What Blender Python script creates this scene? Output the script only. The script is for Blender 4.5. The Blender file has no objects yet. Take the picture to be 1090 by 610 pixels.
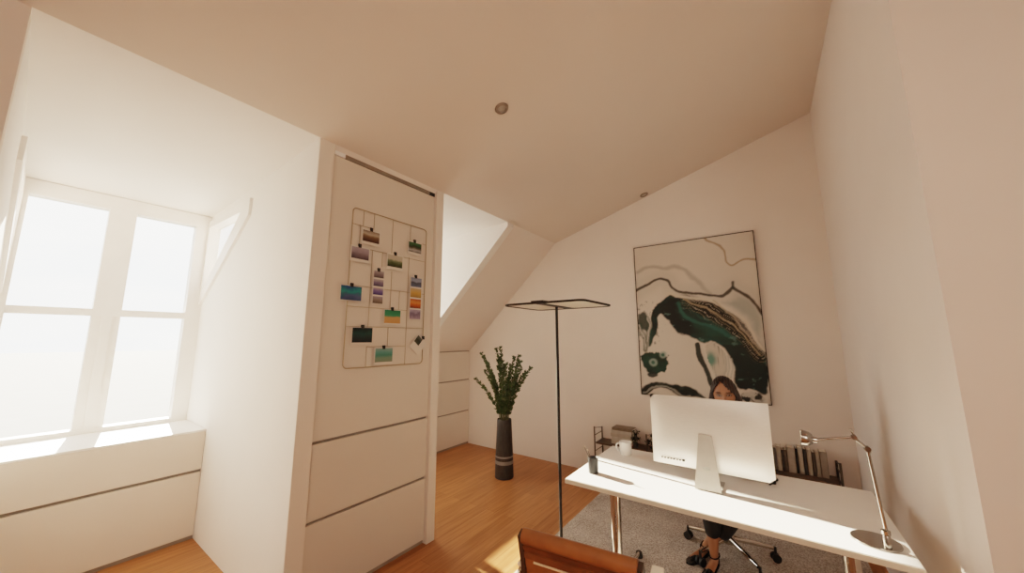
import bpy, bmesh, math, random
from mathutils import Vector, Matrix, noise
random.seed(7)
PI = math.pi
scene = bpy.context.scene
COL = scene.collection

# ------------------------------------------------------------------ materials
def new_mat(name):
    m = bpy.data.materials.new(name); m.use_nodes = True
    nt = m.node_tree; nt.nodes.clear()
    out = nt.nodes.new('ShaderNodeOutputMaterial')
    return m, nt, out

def mat(name, col, rough=.5, metal=0., var=.06, scale=8., bump=0., spec=.5, stretch=(1, 1, 1), coords='Object', detail=3., coat=0.):
    m, nt, out = new_mat(name)
    b = nt.nodes.new('ShaderNodeBsdfPrincipled')
    b.inputs['Roughness'].default_value = rough
    b.inputs['Metallic'].default_value = metal
    b.inputs['Specular IOR Level'].default_value = spec
    b.inputs['Coat Weight'].default_value = coat
    tc = nt.nodes.new('ShaderNodeTexCoord')
    mp = nt.nodes.new('ShaderNodeMapping'); mp.inputs['Scale'].default_value = stretch
    nz = nt.nodes.new('ShaderNodeTexNoise'); nz.inputs['Scale'].default_value = scale; nz.inputs['Detail'].default_value = detail
    cr = nt.nodes.new('ShaderNodeValToRGB')
    lo = [max(0, c * (1 - var)) for c in col]; hi = [min(1, c * (1 + var)) for c in col]
    cr.color_ramp.elements[0].color = (*lo, 1); cr.color_ramp.elements[0].position = .3
    cr.color_ramp.elements[1].color = (*hi, 1); cr.color_ramp.elements[1].position = .7
    L = nt.links.new
    L(tc.outputs[coords], mp.inputs[0]); L(mp.outputs[0], nz.inputs['Vector'])
    L(nz.outputs['Fac'], cr.inputs[0]); L(cr.outputs[0], b.inputs['Base Color'])
    if bump:
        bp = nt.nodes.new('ShaderNodeBump'); bp.inputs['Strength'].default_value = bump; bp.inputs['Distance'].default_value = .01
        L(nz.outputs['Fac'], bp.inputs['Height']); L(bp.outputs[0], b.inputs['Normal'])
    L(b.outputs[0], out.inputs[0])
    return m

def vcol_mat(name, rough=.5, spec=.4, fine=0.):
    m, nt, out = new_mat(name)
    b = nt.nodes.new('ShaderNodeBsdfPrincipled'); b.inputs['Roughness'].default_value = rough
    b.inputs['Specular IOR Level'].default_value = spec
    a = nt.nodes.new('ShaderNodeVertexColor'); a.layer_name = 'Col'
    nt.links.new(a.outputs[0], b.inputs['Base Color']); nt.links.new(b.outputs[0], out.inputs[0])
    return m

def glass_mat(name):
    m, nt, out = new_mat(name)
    t = nt.nodes.new('ShaderNodeBsdfTransparent'); t.inputs[0].default_value = (.97, .98, .97, 1)
    g = nt.nodes.new('ShaderNodeBsdfGlossy'); g.inputs['Roughness'].default_value = .02
    lw = nt.nodes.new('ShaderNodeLayerWeight'); lw.inputs[0].default_value = .5
    f = nt.nodes.new('ShaderNodeMath'); f.operation = 'POWER'; f.inputs[1].default_value = 5.
    nt.links.new(lw.outputs['Facing'], f.inputs[0])
    x = nt.nodes.new('ShaderNodeMixShader')
    L = nt.links.new
    L(f.outputs[0], x.inputs[0]); L(t.outputs[0], x.inputs[1]); L(g.outputs[0], x.inputs[2]); L(x.outputs[0], out.inputs[0])
    return m

def emit_mat(name, col, s):
    m, nt, out = new_mat(name)
    e = nt.nodes.new('ShaderNodeEmission'); e.inputs[0].default_value = (*col, 1); e.inputs[1].default_value = s
    nt.links.new(e.outputs[0], out.inputs[0]); return m

def wood_floor_mat():
    m, nt, out = new_mat('oak_planks'); L = nt.links.new; N = nt.nodes.new
    b = N('ShaderNodeBsdfPrincipled'); b.inputs['Roughness'].default_value = .38; b.inputs['Specular IOR Level'].default_value = .35
    tc = N('ShaderNodeTexCoord')
    rot = N('ShaderNodeMapping'); rot.inputs['Rotation'].default_value = (0, 0, PI / 2)
    br = N('ShaderNodeTexBrick'); br.offset = .37; br.inputs['Scale'].default_value = 1.
    br.inputs['Brick Width'].default_value = 1.4; br.inputs['Row Height'].default_value = .11
    br.inputs['Mortar Size'].default_value = .0012; br.inputs['Mortar Smooth'].default_value = .2; br.inputs['Bias'].default_value = 0
    br.inputs['Color1'].default_value = (.355, .148, .054, 1); br.inputs['Color2'].default_value = (.425, .186, .072, 1)
    br.inputs['Mortar'].default_value = (.19, .065, .02, 1)
    mp = N('ShaderNodeMapping'); mp.inputs['Scale'].default_value = (14, .9, 1)
    nz = N('ShaderNodeTexNoise'); nz.inputs['Scale'].default_value = 2.5; nz.inputs['Detail'].default_value = 6; nz.inputs['Distortion'].default_value = .6
    cr = N('ShaderNodeValToRGB'); cr.color_ramp.elements[0].position = .3; cr.color_ramp.elements[0].color = (.78, .74, .70, 1)
    cr.color_ramp.elements[1].position = .72; cr.color_ramp.elements[1].color = (1.18, 1.2, 1.25, 1)
    mx = N('ShaderNodeMixRGB'); mx.blend_type = 'MULTIPLY'; mx.inputs[0].default_value = 1
    L(tc.outputs['Object'], rot.inputs[0]); L(rot.outputs[0], br.inputs['Vector'])
    L(tc.outputs['Object'], mp.inputs[0]); L(mp.outputs[0], nz.inputs['Vector']); L(nz.outputs['Fac'], cr.inputs[0])
    L(br.outputs['Color'], mx.inputs[1]); L(cr.outputs[0], mx.inputs[2]); L(mx.outputs[0], b.inputs['Base Color'])
    L(b.outputs[0], out.inputs[0]); return m

def rug_mat():
    m, nt, out = new_mat('woven_rug'); L = nt.links.new; N = nt.nodes.new
    b = N('ShaderNodeBsdfPrincipled'); b.inputs['Roughness'].default_value = .95; b.inputs['Specular IOR Level'].default_value = .1
    tc = N('ShaderNodeTexCoord')
    n1 = N('ShaderNodeTexNoise'); n1.inputs['Scale'].default_value = 110; n1.inputs['Detail'].default_value = 4
    n2 = N('ShaderNodeTexNoise'); n2.inputs['Scale'].default_value = 5
    cr = N('ShaderNodeValToRGB')
    cr.color_ramp.elements[0].position = .36; cr.color_ramp.elements[0].color = (.31, .265, .23, 1)
    cr.color_ramp.elements[1].position = .66; cr.color_ramp.elements[1].color = (.66, .60, .545, 1)
    ad = N('ShaderNodeMath'); ad.operation = 'MULTIPLY_ADD'; ad.inputs[1].default_value = .22; 
    L(tc.outputs['Object'], n1.inputs['Vector']); L(tc.outputs['Object'], n2.inputs['Vector'])
    sb = N('ShaderNodeMath'); sb.operation = 'SUBTRACT'; sb.inputs[1].default_value = .11
    L(n2.outputs['Fac'], ad.inputs[0]); L(n1.outputs['Fac'], ad.inputs[2]); L(ad.outputs[0], sb.inputs[0]); L(sb.outputs[0], cr.inputs[0])
    L(cr.outputs[0], b.inputs['Base Color'])
    bp = N('ShaderNodeBump'); bp.inputs['Strength'].default_value = .6; bp.inputs['Distance'].default_value = .01
    L(n1.outputs['Fac'], bp.inputs['Height']); L(bp.outputs[0], b.inputs['Normal'])
    L(b.outputs[0], out.inputs[0]); return m

M = {}
WALLC = (.80, .725, .67)
M['wall'] = mat('wall_paint', WALLC, .9, var=.012, scale=3, spec=.2)
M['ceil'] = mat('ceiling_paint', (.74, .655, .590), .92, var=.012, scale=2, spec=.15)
M['dormer'] = mat('dormer_paint', (.86, .83, .80), .9, var=.01, scale=3, spec=.2)
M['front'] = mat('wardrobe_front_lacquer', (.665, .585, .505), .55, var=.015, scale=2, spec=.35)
M['rail_dark'] = mat('side_rail_dark_reflection', (.12, .10, .085), .3, metal=.8, var=.1)  # chrome rail, the dark surroundings it mirrors put into its colour
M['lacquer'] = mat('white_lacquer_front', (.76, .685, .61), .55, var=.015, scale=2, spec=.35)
M['groove'] = mat('grey_recessed_grip', (.30, .26, .22), .6, var=.05)
M['frame'] = mat('white_window_frame', (.86, .83, .80), .45, var=.02)
M['rail'] = mat('brown_grey_rail', (.26, .215, .17), .5, metal=.3, var=.08)
M['floor'] = wood_floor_mat()
M['rug'] = rug_mat()
M['glass'] = glass_mat('window_glass')
M['chrome'] = mat('polished_chrome', (.62, .58, .53), .12, metal=1., var=.04, scale=5)
M['alu'] = mat('brushed_aluminium', (.80, .775, .74), .38, metal=.55, var=.03, scale=30, stretch=(1, 1, 8))
M['lamp_chrome'] = mat('satin_chrome_lamp', (.36, .33, .30), .22, metal=1., var=.06, scale=5)
M['alu_shade'] = mat('shaded_aluminium_stand', (.50, .47, .43), .45, metal=.4, var=.04, scale=20)  # same aluminium as the shell, with the stand's shade put into the colour
M['alu_bright'] = mat('pale_polished_aluminium', (.88, .82, .72), .35, metal=.2, var=.03)
M['black_metal'] = mat('black_metal', (.014, .011, .009), .5, metal=0., var=.2, spec=.3)
M['black'] = mat('black_plastic', (.018, .016, .015), .5, var=.2)
M['desk'] = mat('white_desk_laminate', (.86, .83, .79), .42, var=.012, spec=.4)
M['deskedge'] = mat('desk_edge_band', (.68, .60, .50), .5, var=.04)
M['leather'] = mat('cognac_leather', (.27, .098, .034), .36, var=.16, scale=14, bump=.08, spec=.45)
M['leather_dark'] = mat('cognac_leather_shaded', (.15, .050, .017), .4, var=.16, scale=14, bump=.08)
M['piping'] = mat('pale_leather_piping', (.80, .56, .36), .45, var=.08)
M['black_leather'] = mat('black_leather', (.02, .018, .016), .4, var=.2, scale=14)
M['brass'] = mat('aged_brass_wire', (.46, .36, .23), .42, metal=.7, var=.12)
M['vase'] = mat('dark_ribbed_ceramic', (.036, .031, .026), .55, var=.35, scale=25, stretch=(4, 4, .5), bump=.15)
M['vaseband'] = mat('pale_vase_band', (.24, .215, .19), .5, var=.1)
M['leaf'] = mat('dark_green_leaf', (.060, .090, .032), .5, var=.45, scale=40)
M['leafdark'] = mat('blackish_green_leaf', (.030, .034, .022), .55, var=.4, scale=40)
M['stem'] = mat('green_brown_stem', (.10, .10, .045), .7, var=.25)
M['mug'] = mat('white_stoneware', (.80, .77, .73), .3, var=.03)
M['mugdark'] = mat('dark_mug_handle_core', (.06, .05, .045), .4, var=.1)
M['shelf'] = mat('dark_brown_shelf_board', (.105, .070, .048), .55, var=.2, scale=6, stretch=(1, 14, 14))
M['ladder'] = mat('brown_grey_wire_ladder', (.11, .085, .065), .45, metal=.4, var=.1)
M['page'] = mat('cream_page_edges', (.66, .60, .52), .85, var=.1, scale=6, stretch=(1, 1, 40))
M['pencil'] = mat('dark_pencil', (.09, .06, .045), .5, var=.2)
M['pencilwood'] = mat('pencil_wood', (.50, .36, .22), .7, var=.1)
M['cloth'] = mat('black_cloth', (.010, .009, .010), .85, var=.2, scale=40)
M['hair'] = mat('dark_brown_hair', (.022, .012, .008), .45, var=.5, scale=30, stretch=(6, 6, 1))
M['patent'] = mat('black_patent_leather', (.012, .011, .011), .22, var=.2)
M['diffuser'] = mat('pale_lamp_diffuser', (.78, .72, .62), .5, var=.03)
M['spotlens'] = mat('frosted_spot_lens', (.36, .31, .26), .4, var=.05)
M['spotring'] = mat('matt_nickel_ring', (.26, .21, .17), .4, metal=.3, var=.05)
M['lampwhite'] = mat('white_lamp_reflector', (.90, .88, .85), .5, var=.02)
M['photo'] = vcol_mat('printed_photo', .5)
M['print'] = vcol_mat('poured_paint_print', .55)
M['skin'] = vcol_mat('skin_tone', .5)
M['paper'] = mat('white_photo_paper', (.66, .60, .53), .6, var=.02)
M['ground'] = mat('pale_ground', (.20, .20, .195), .95, var=.05, scale=.3)

# ------------------------------------------------------------------ mesh builder
class MB:
    def __init__(s): s.bm = bmesh.new()
    def box(s, x0, x1, y0, y1, z0, z1):
        v = [s.bm.verts.new((x, y, z)) for x in (x0, x1) for y in (y0, y1) for z in (z0, z1)]
        for f in ((0, 1, 3, 2), (4, 6, 7, 5), (0, 4, 5, 1), (2, 3, 7, 6), (0, 2, 6, 4), (1, 5, 7, 3)):
            s.bm.faces.new([v[i] for i in f])
        return s
    def obox(s, c, size, R):
        c = Vector(c); hx, hy, hz = [k / 2 for k in size]
        v = [s.bm.verts.new(c + R @ Vector((x, y, z))) for x in (-hx, hx) for y in (-hy, hy) for z in (-hz, hz)]
        for f in ((0, 1, 3, 2), (4, 6, 7, 5), (0, 4, 5, 1), (2, 3, 7, 6), (0, 2, 6, 4), (1, 5, 7, 3)):
            s.bm.faces.new([v[i] for i in f])
        return s
    def prism(s, poly, axis, a, b):
        def P(p, t):
            return {'x': (t, p[0], p[1]), 'y': (p[0], t, p[1]), 'z': (p[0], p[1], t)}[axis]
        A = [s.bm.verts.new(P(p, a)) for p in poly]; B = [s.bm.verts.new(P(p, b)) for p in poly]
        s.bm.faces.new(A); s.bm.faces.new(B[::-1]); n = len(poly)
        for i in range(n): s.bm.faces.new((A[i], B[i], B[(i + 1) % n], A[(i + 1) % n]))
        return s
    def tube(s, pts, r, n=10, closed=False, cap=True):
        pts = [Vector(p) for p in pts]; m = len(pts); rs = r if isinstance(r, (list, tuple)) else [r] * m
        rings = []; up = None
        for i in range(m):
            if closed: d = pts[(i + 1) % m] - pts[i - 1]
            else: d = pts[min(i + 1, m - 1)] - pts[max(i - 1, 0)]
            d.normalize()
            if up is None:
                up = Vector((0, 0, 1)) if abs(d.z) < .9 else Vector((1, 0, 0))
            side = d.cross(up).normalized(); up = side.cross(d).normalized()
            rings.append([s.bm.verts.new(pts[i] + (side * math.cos(t) + up * math.sin(t)) * rs[i]) for t in [2 * PI * k / n for k in range(n)]])
        for i in range(m if closed else m - 1):
            a, b = rings[i], rings[(i + 1) % m]
            for k in range(n): s.bm.faces.new((a[k], a[(k + 1) % n], b[(k + 1) % n], b[k]))
        if cap and not closed:
            s.bm.faces.new(rings[0][::-1]); s.bm.faces.new(rings[-1])
        return s
    def lathe(s, prof, c=(0, 0, 0), n=32, R=None):
        c = Vector(c); rings = []
        for r, z in prof:
            if r < 1e-6:
                p = Vector((0, 0, z)); rings.append([s.bm.verts.new(c + (R @ p if R else p))])
            else:
                ring = []
                for k in range(n):
                    p = Vector((r * math.cos(2 * PI * k / n), r * math.sin(2 * PI * k / n), z))
                    ring.append(s.bm.verts.new(c + (R @ p if R else p)))
                rings.append(ring)
        for a, b in zip(rings, rings[1:]):
            if len(a) == 1 and len(b) == 1: continue
            for k in range(n):
                k2 = (k + 1) % n
                if len(a) == 1: s.bm.faces.new((a[0], b[k], b[k2]))
                elif len(b) == 1: s.bm.faces.new((a[k], a[k2], b[0]))
                else: s.bm.faces.new((a[k], a[k2], b[k2], b[k]))
        return s
    def quad(s, *p):
        s.bm.faces.new([s.bm.verts.new(q) for q in p]); return s
    def bevel(s, w, seg=2):
        bmesh.ops.bevel(s.bm, geom=list(s.bm.edges), offset=w, segments=seg, profile=.5, affect='EDGES'); return s
    def build(s, name, m, parent=None, world=True, smooth=False, bev=0, kind=None, loc=None):
        if bev: s.bevel(bev)
        bmesh.ops.recalc_face_normals(s.bm, faces=list(s.bm.faces))
        if parent is not None and world:
            inv = parent.matrix_basis.inverted()
            if parent.parent is not None: inv = inv @ parent.parent.matrix_basis.inverted()
            bmesh.ops.transform(s.bm, matrix=inv, verts=list(s.bm.verts))
        if loc is not None:
            bmesh.ops.translate(s.bm, vec=-Vector(loc), verts=list(s.bm.verts))
        me = bpy.data.meshes.new(name); s.bm.to_mesh(me); s.bm.free()
        me.materials.append(m)
        for p in me.polygons: p.use_smooth = smooth
        if smooth:
            try: me.set_sharp_from_angle(angle=math.radians(42))
            except Exception: pass
        o = bpy.data.objects.new(name, me); COL.objects.link(o)
        if parent is not None: o.parent = parent
        if loc is not None: o.location = loc
        if kind: o['kind'] = kind
        return o

def thing(name, label, cat, loc, rz=0., group=None, kind=None):
    o = bpy.data.objects.new(name, None); COL.objects.link(o)
    o.empty_display_size = .05; o.location = loc; o.rotation_euler = (0, 0, rz)
    o.matrix_basis = Matrix.Translation(Vector(loc)) @ Matrix.Rotation(rz, 4, 'Z')
    if label: o['label'] = label
    if cat: o['category'] = cat
    if group: o['group'] = group
    if kind: o['kind'] = kind
    return o
def tag(o, label, cat, group=None):
    o['label'] = label; o['category'] = cat
    if group: o['group'] = group
    return o
def arc(c, r, a0, a1, n, plane='xz'):
    out = []
    for i in range(n + 1):
        t = a0 + (a1 - a0) * i / n; u, v = r * math.cos(t), r * math.sin(t)
        out.append({'xz': (c[0] + u, c[1], c[2] + v), 'yz': (c[0], c[1] + u, c[2] + v), 'xy': (c[0] + u, c[1] + v, c[2])}[plane])
    return out
SKY, SUN, ROOM_FILL, DORMER_FILL, HALL_FILL = 3.3, 33, 13, 42, 10
VT, LOOK, EXPO = 'Filmic', 'Medium High Contrast', .43
# ------------------------------------------------------------------ room shell
CX, CZ = -2.32, 2.945            # crease where the gentle ceiling meets the steep roof
SL = .301                        # rise of the ceiling towards the ridge
YF = 4.298                       # far wall
XR = .547                        # right wall
XK, ZK = -3.92, 1.42             # knee wall
XW = -4.57                       # dormer window plane
D1a, D1b = -.126, 1.03           # dormer 1
D2a, D2b = 2.155, 3.155          # dormer 2
BACK = -3.2
zc = lambda x: CZ + SL * (x - CX)
zd = lambda x: CZ + (x - CX) * .0422      # dormer ceilings fall slightly outwards
zr = lambda x: CZ + (x - CX) * (CZ - ZK) / (CX - XK)

S = lambda mb, n, m: mb.build(n, m, kind='structure')
S(MB().box(-4.7, 2.3, BACK - .1, YF + .1, -.12, 0), 'floor', M['floor'])
S(MB().prism([(CX, CZ), (2.3, zc(2.3)), (2.3, zc(2.3) + .15), (CX - .12, CZ + .15)], 'y', BACK - .1, YF + .1), 'ceiling', M['ceil'])
S(MB().box(-4.7, 2.3, YF, YF + .12, 0, 4.4), 'wall_far', M['wall'])
S(MB().prism([(XR, 1.983), (2.3, 1.983), (2.3, YF), (XR, YF)], 'z', 0, 4.4), 'wall_right', M['wall'])
S(MB().box(2.2, 2.3, BACK, 1.983, 0, 4.4), 'wall_right_hall', M['wall'])
S(MB().box(-4.7, 2.3, BACK - .1, BACK, 0, 4.4), 'wall_back', M['wall'])
S(MB().box(CX - .1, CX, BACK, D1a, 0, CZ), 'wall_left', M['wall'])
# steep roof between / beyond the dormers
def roof(y0, y1, n, m):
    S(MB().prism([(CX, CZ), (XK, ZK), (XK - .1, ZK + .05), (CX - .1, CZ + .08)], 'y', y0, y1), n, m)
roof(D2b + .08, YF, 'ceiling_slope', M['wall'])
roof(BACK, D1a - .08, 'ceiling_slope_left', M['wall'])
roof(D1b + .06, D2a - .06, 'ceiling_slope_wardrobe', M['wall'])
S(MB().box(XK - .1, XK - .02, D2b, YF, 0, ZK + .04), 'wall_knee', M['wall'])
# pale trim along the slope beside dormer 2
q = lambda x, d: (x - d * .69, zr(x) - d * .0)
def slope_trim(y0, y1, th, n):
    nx, nz = .69, -.724     # into the room
    pts = [(CX, CZ), (XK, ZK)]
    a, b = pts
    S(MB().prism([(a[0] + .0, a[1]), (b[0], b[1]), (b[0] + nx * th, b[1] + nz * th), (a[0] + .002, a[1] - th * 1.3)], 'y', y0, y1), n, M['frame'])
slope_trim(D2b, D2b + .11, .036, 'trim_1')

TRI = dict(o=[(-4.55, 1.93), (-3.45, 2.64), (-3.45, 2.79), (-4.55, 2.79)], i=[(-4.50, 2.07), (-3.64, 2.705), (-4.50, 2.725)])
def cheek(y0, y1, n, hole):
    b = MB(); CX = -2.419 if y0 < 0 else -2.322; CZ = 2.945 + (CX + 2.32) * .0422
    if hole:
        b.prism([(-3.45, 0), (CX, 0), (CX, CZ), (-3.45, zd(-3.45))], 'y', y0, y1)
        b.prism([(XW - .03, 0), (-3.45, 0), (-3.45, 2.64), (XW - .03, 1.917)], 'y', y0, y1)
        b.prism([(XW - .03, 2.79), (-3.45, 2.79), (-3.45, zd(-3.45)), (XW - .03, zd(XW))], 'y', y0, y1)
    else:
        b.prism([(XW - .03, 0), (XK, 0), (XK, ZK), (CX, CZ), (XW - .03, zd(XW))], 'y', y0, y1)
    S(b, n, M['dormer'])
cheek(D1b, D1b + .08, 'wall_dormer_right', True)
cheek(D1a - .08, D1a, 'wall_dormer_left', True)
cheek(D2b, D2b + .08, 'wall_dormer_far', False)
cheek(D2a - .08, D2a - .001, 'wall_dormer_near', False)
for k, (a, b_) in enumerate(((D1a - .1, D1b + .1), (D2a - .1, D2b + .1))):
    S(MB().prism([(CX, CZ), (XW - .18, zd(XW - .18)), (XW - .18, zd(XW) + .12), (CX, CZ + .1)], 'y', a, b_),
      'ceiling_dormer' if k == 0 else 'ceiling_dormer_far', M['dormer'])
    S(MB().box(XW - .14, XW - .02, a, b_, 0, .845), 'wall_sill_low' if k == 0 else 'wall_sill_far', M['wall'])

def side_window(name, y0, y1, yg):
    w = thing(name, None, None, (-4.0, y0, 2.0), kind='structure')
    o, i = TRI['o'], TRI['i']
    b = MB()
    for poly in ([o[0], o[1], i[1], i[0]], [o[1], o[2], i[1]], [o[2], o[3], i[2], i[1]], [o[3], o[0], i[0], i[2]]):
        b.prism(poly, 'y', y0, y1)
    b.build('window_frame', M['frame'], w, kind='structure')
    MB().prism(i, 'y', yg, yg + .006).build('window_pane', M['glass'], w, kind='structure')
side_window('window_3', D1b - .022, D1b + .07, D1b + .045)
side_window('window_4', D1a - .07, D1a + .022, D1a - .05)

def window(name, y0, y1, panes):
    """two casements over two lower lights; panes = [(ya, yb), (ya, yb)]"""
    w = thing(name, None, None, (XW, (y0 + y1) / 2, .85), kind='structure')
    zt = zd(XW) - .004; top, tr0, tr1, bot = 2.725, 1.80, 1.858, .885
    (a0, a1), (b0, b1) = panes
    f = MB()
    xo, xi = XW - .07, XW + .03
    f.box(xo, xi, y0, a0, .846, zt); f.box(xo, xi, b1, y1, .846, zt)
    f.box(xo, xi, a0, b1, top, zt); f.box(xo, xi, a0, b1, .846, bot)
    f.box(xo, xi, a1, b0, tr0, top)
    for p in ((a0, a1), (b0, b1)): f.box(xo, xi - .01, p[0], p[1], tr0, tr1)
    mid = (a1 + b0) / 2
    f.box(xo, xi - .012, a1, mid - .025, bot, tr0); f.box(xo, xi - .012, mid + .035, b0, bot, tr0)
    f.box(xo, xi, mid - .025, mid + .035, bot, tr0)
    f.build('window_frame', M['frame'], w, kind='structure')
    for (p0, p1) in panes:
        for z0, z1, xg in ((tr1, top, XW - .03), (bot, tr0, XW - .055)):
            MB().box(xg - .004, xg, p0, p1, z0, z1).build('window_pane', M['glass'], w, kind='structure')
window('window_1', D1a, D1b, [(-.078, .340), (.505, .918)])
window('window_2', D2a, D2b, [(2.22, 2.50), (2.585, 3.105)])
S(MB().box(-400, 400, -400, 400, -7.2, -7.0), 'ground', M['ground'])

# ------------------------------------------------------------------ built-in furniture
def sill_cabinet(label, y0, y1, group=None):
    t = thing('window_sill_cabinet', label, 'cabinet', (-4.2, (y0 + y1) / 2, 0))
    xf = -3.93
    MB().box(XW + .03, xf, y0, y1, .835, .850).build('sill_top', M['frame'], t)
    MB().box(XW - .02, xf - .03, y0, y1, .06, .834).build('carcass', M['groove'], t)
    MB().box(xf - .029, xf, y0, y1, .535, .834).build('drawer_front', M['lacquer'], t, bev=.0015)
    MB().box(xf - .029, xf, y0, y1, .030, .512).build('drawer_front', M['lacquer'], t, bev=.0015)
    MB().box(XW - .02, xf - .012, y0, y1, 0, .059).build('plinth', M['groove'], t)
    return t
sill_cabinet('low white two-drawer cabinet forming the sunlit sill under the big window', D1a + .003, D1b - .003)
sill_cabinet('low white cabinet under the hidden second dormer window', D2a + .003, D2b - .003)

t = thing('knee_wall_cabinet', 'low white three-drawer cabinet under the sloping roof behind the vase', 'cabinet', (-3.93, 3.73, 0))
MB().box(XK - .018, XK - .012 , D2b + .082, YF - .003, .03, ZK - .005).build('carcass', M['groove'], t)
for z0, z1 in ((.03, .490), (.508, .962), (.980, 1.405)):
    MB().box(XK - .011, XK + .006, D2b + .082, YF - .003, z0, z1).build('drawer_front', M['lacquer'], t, bev=.0015)
MB().box(XK - .011, XK - .004, D2b + .082, YF - .003, 0, .029).build('plinth', M['groove'], t)

t = thing('built_in_wardrobe', 'tall white built-in wardrobe between the dormers with wire photo grid on it', 'wardrobe', (-3.0, 1.6, 0))
y0, y1 = D1b + .002, D2a
XP = -2.350
def post(a, b):
    MB().prism([(-2.45, 0), (CX, 0), (CX, CZ - .002), (-2.45, zr(-2.45) - .003)], 'y', a, b).build('side_post', M['lacquer'], t)
post(y0, y0 + .100); post(D2a - .082, D2a - .001)
pa, pb = y0 + .102, D2a - .084
MB().prism([(-3.85, .03), (XP - .022, .03), (XP - .022, 2.86), (-3.85, zr(-3.85) - .02)], 'y', D1b + .085, D2a - .085).build('carcass', M['groove'], t)
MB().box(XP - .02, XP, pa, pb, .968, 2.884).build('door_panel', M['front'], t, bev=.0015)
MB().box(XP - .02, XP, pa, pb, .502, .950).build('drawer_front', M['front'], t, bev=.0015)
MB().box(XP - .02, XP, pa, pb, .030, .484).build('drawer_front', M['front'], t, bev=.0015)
MB().box(XP - .06, XP - .012, pa, pb, 0, .029).build('plinth', M['groove'], t)
r = MB().box(XP - .018, XP + .002, pa + .09, pb - .06, 2.888, 2.918).build('sliding_rail', M['rail'], t)
MB().box(XP - .018, XP + .004, pb - .058, pb - .002, 2.886, 2.916).build('end_stop', M['black'], t)
o = MB().box(XP - .018, XP + .004, pa + .012, pa + .088, 2.888, 2.918).build('end_cap', M['lampwhite'], t)
o['label'] = 'bright white rail end cap'

# ------------------------------------------------------------------ ceiling spots
tilt = Matrix.Rotation(-math.atan(SL), 3, 'Y')
for k, (x, y, lab) in enumerate(((-1.387, 1.815, 'round recessed ceiling spot near the middle of the sloping ceiling'),
                                 (-1.05, 4.215, 'round recessed ceiling spot close to the far wall above the painting'))):
    c = (x, y, zc(x))
    t = thing('recessed_spotlight', lab, 'ceiling light', c, group='recessed spots in the sloping ceiling')
    MB().lathe([(.030, -.004), (.034, -.010), (.046, -.009), (.050, .0), (.050, .006)], c, 28, tilt).build('trim_ring', M['spotring'], t, smooth=True)
    MB().lathe([(0, -.004), (.018, -.005), (.031, -.0035), (.031, .004)], c, 28, tilt).build('lens', M['spotlens'], t, smooth=True)
# ------------------------------------------------------------------ rug, desk
o = MB().box(-1.55, .455, 2.0, 3.98, .0005, .012).build('rug', M['rug'], bev=.004)
tag(o, 'grey beige woven rug lying on the wooden floor under the white desk', 'rug')

ZT = .74
t = thing('desk', 'long white desk with polished chrome legs in front of the painting', 'desk', (-.345, 2.515, 0))
b = MB().box(-1.096, .412, 2.10, 2.935, ZT - .026, ZT); b.build('desk_top', M['desk'], t, bev=.003)
MB().box(-1.098, .414, 2.098, 2.937, ZT - .028, ZT - .0045).build('edge_band', M['deskedge'], t)
for x in (-.90, .235):
    l = MB().tube([(x, 2.42, .03), (x, 2.42, .20)], .027, 24).tube([(x, 2.42, .19), (x, 2.42, ZT - .028)], .033, 24).build('leg', M['chrome'], t, smooth=True)
    f = MB()
    f.tube([(x, 2.16, .040), (x, 2.30, .050), (x, 2.42, .052), (x, 2.62, .050), (x, 2.86, .040)], [.012, .016, .022, .016, .012], 14)
    f.build('foot', M['chrome'], t, smooth=True)
    for yy in (2.16, 2.86):
        MB().lathe([(0, .0125), (.024, .0125), (.026, .020), (.020, .050), (0, .054)], (x, yy, 0), 18).build('foot_glide', M['black'], t, smooth=True)
    MB().box(x - .03, x + .03, 2.2, 2.8, ZT - .045, ZT - .028).build('top_bracket', M['black_metal'], t)

# ------------------------------------------------------------------ monitor (back towards the camera)
t = thing('computer_monitor', 'large thin aluminium desktop computer on the white desk, seen from behind', 'computer', (-.34, 2.45, ZT))
ym = 2.462
b = MB()      # slightly domed back shell
x0, x1, z0, z1 = -.652, -.024, .829, 1.243
nx, nz = 24, 18
gv = []
for j in range(nz + 1):
    row = []
    for i in range(nx + 1):
        u, v = i / nx * 2 - 1, j / nz * 2 - 1
        d = .020 * (1 - u ** 4) * (1 - v ** 4)
        row.append(b.bm.verts.new((x0 + (x1 - x0) * i / nx, ym - d, z0 + (z1 - z0) * j / nz)))
    gv.append(row)
for j in range(nz):
    for i in range(nx): b.bm.faces.new((gv[j][i], gv[j][i + 1], gv[j + 1][i + 1], gv[j + 1][i]))
b.box(x0, x1, ym, ym + .008, z0, z1)
b.build('back_shell', M['alu'], t, smooth=True)
MB().box(x0 + .003, x1 - .003, ym + .008, ym + .011, z0 + .075, z1 - .003).build('screen', M['black'], t)
MB().box(x0 + .001, x1 - .001, ym - .0005, ym + .009, z0 - .003, z0 - .0002).build('lower_edge', M['black_metal'], t)
for i, (w, xx) in enumerate(((.005, -.595), (.010, -.578), (.010, -.560), (.010, -.543), (.010, -.526), (.009, -.508), (.009, -.492), (.013, -.473))):
    MB().box(xx - w / 2, xx + w / 2, ym - .0215, ym - .010, .866, .870 + (.003 if i in (0, 7) else 0)).build('port', M['black'], t)
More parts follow.
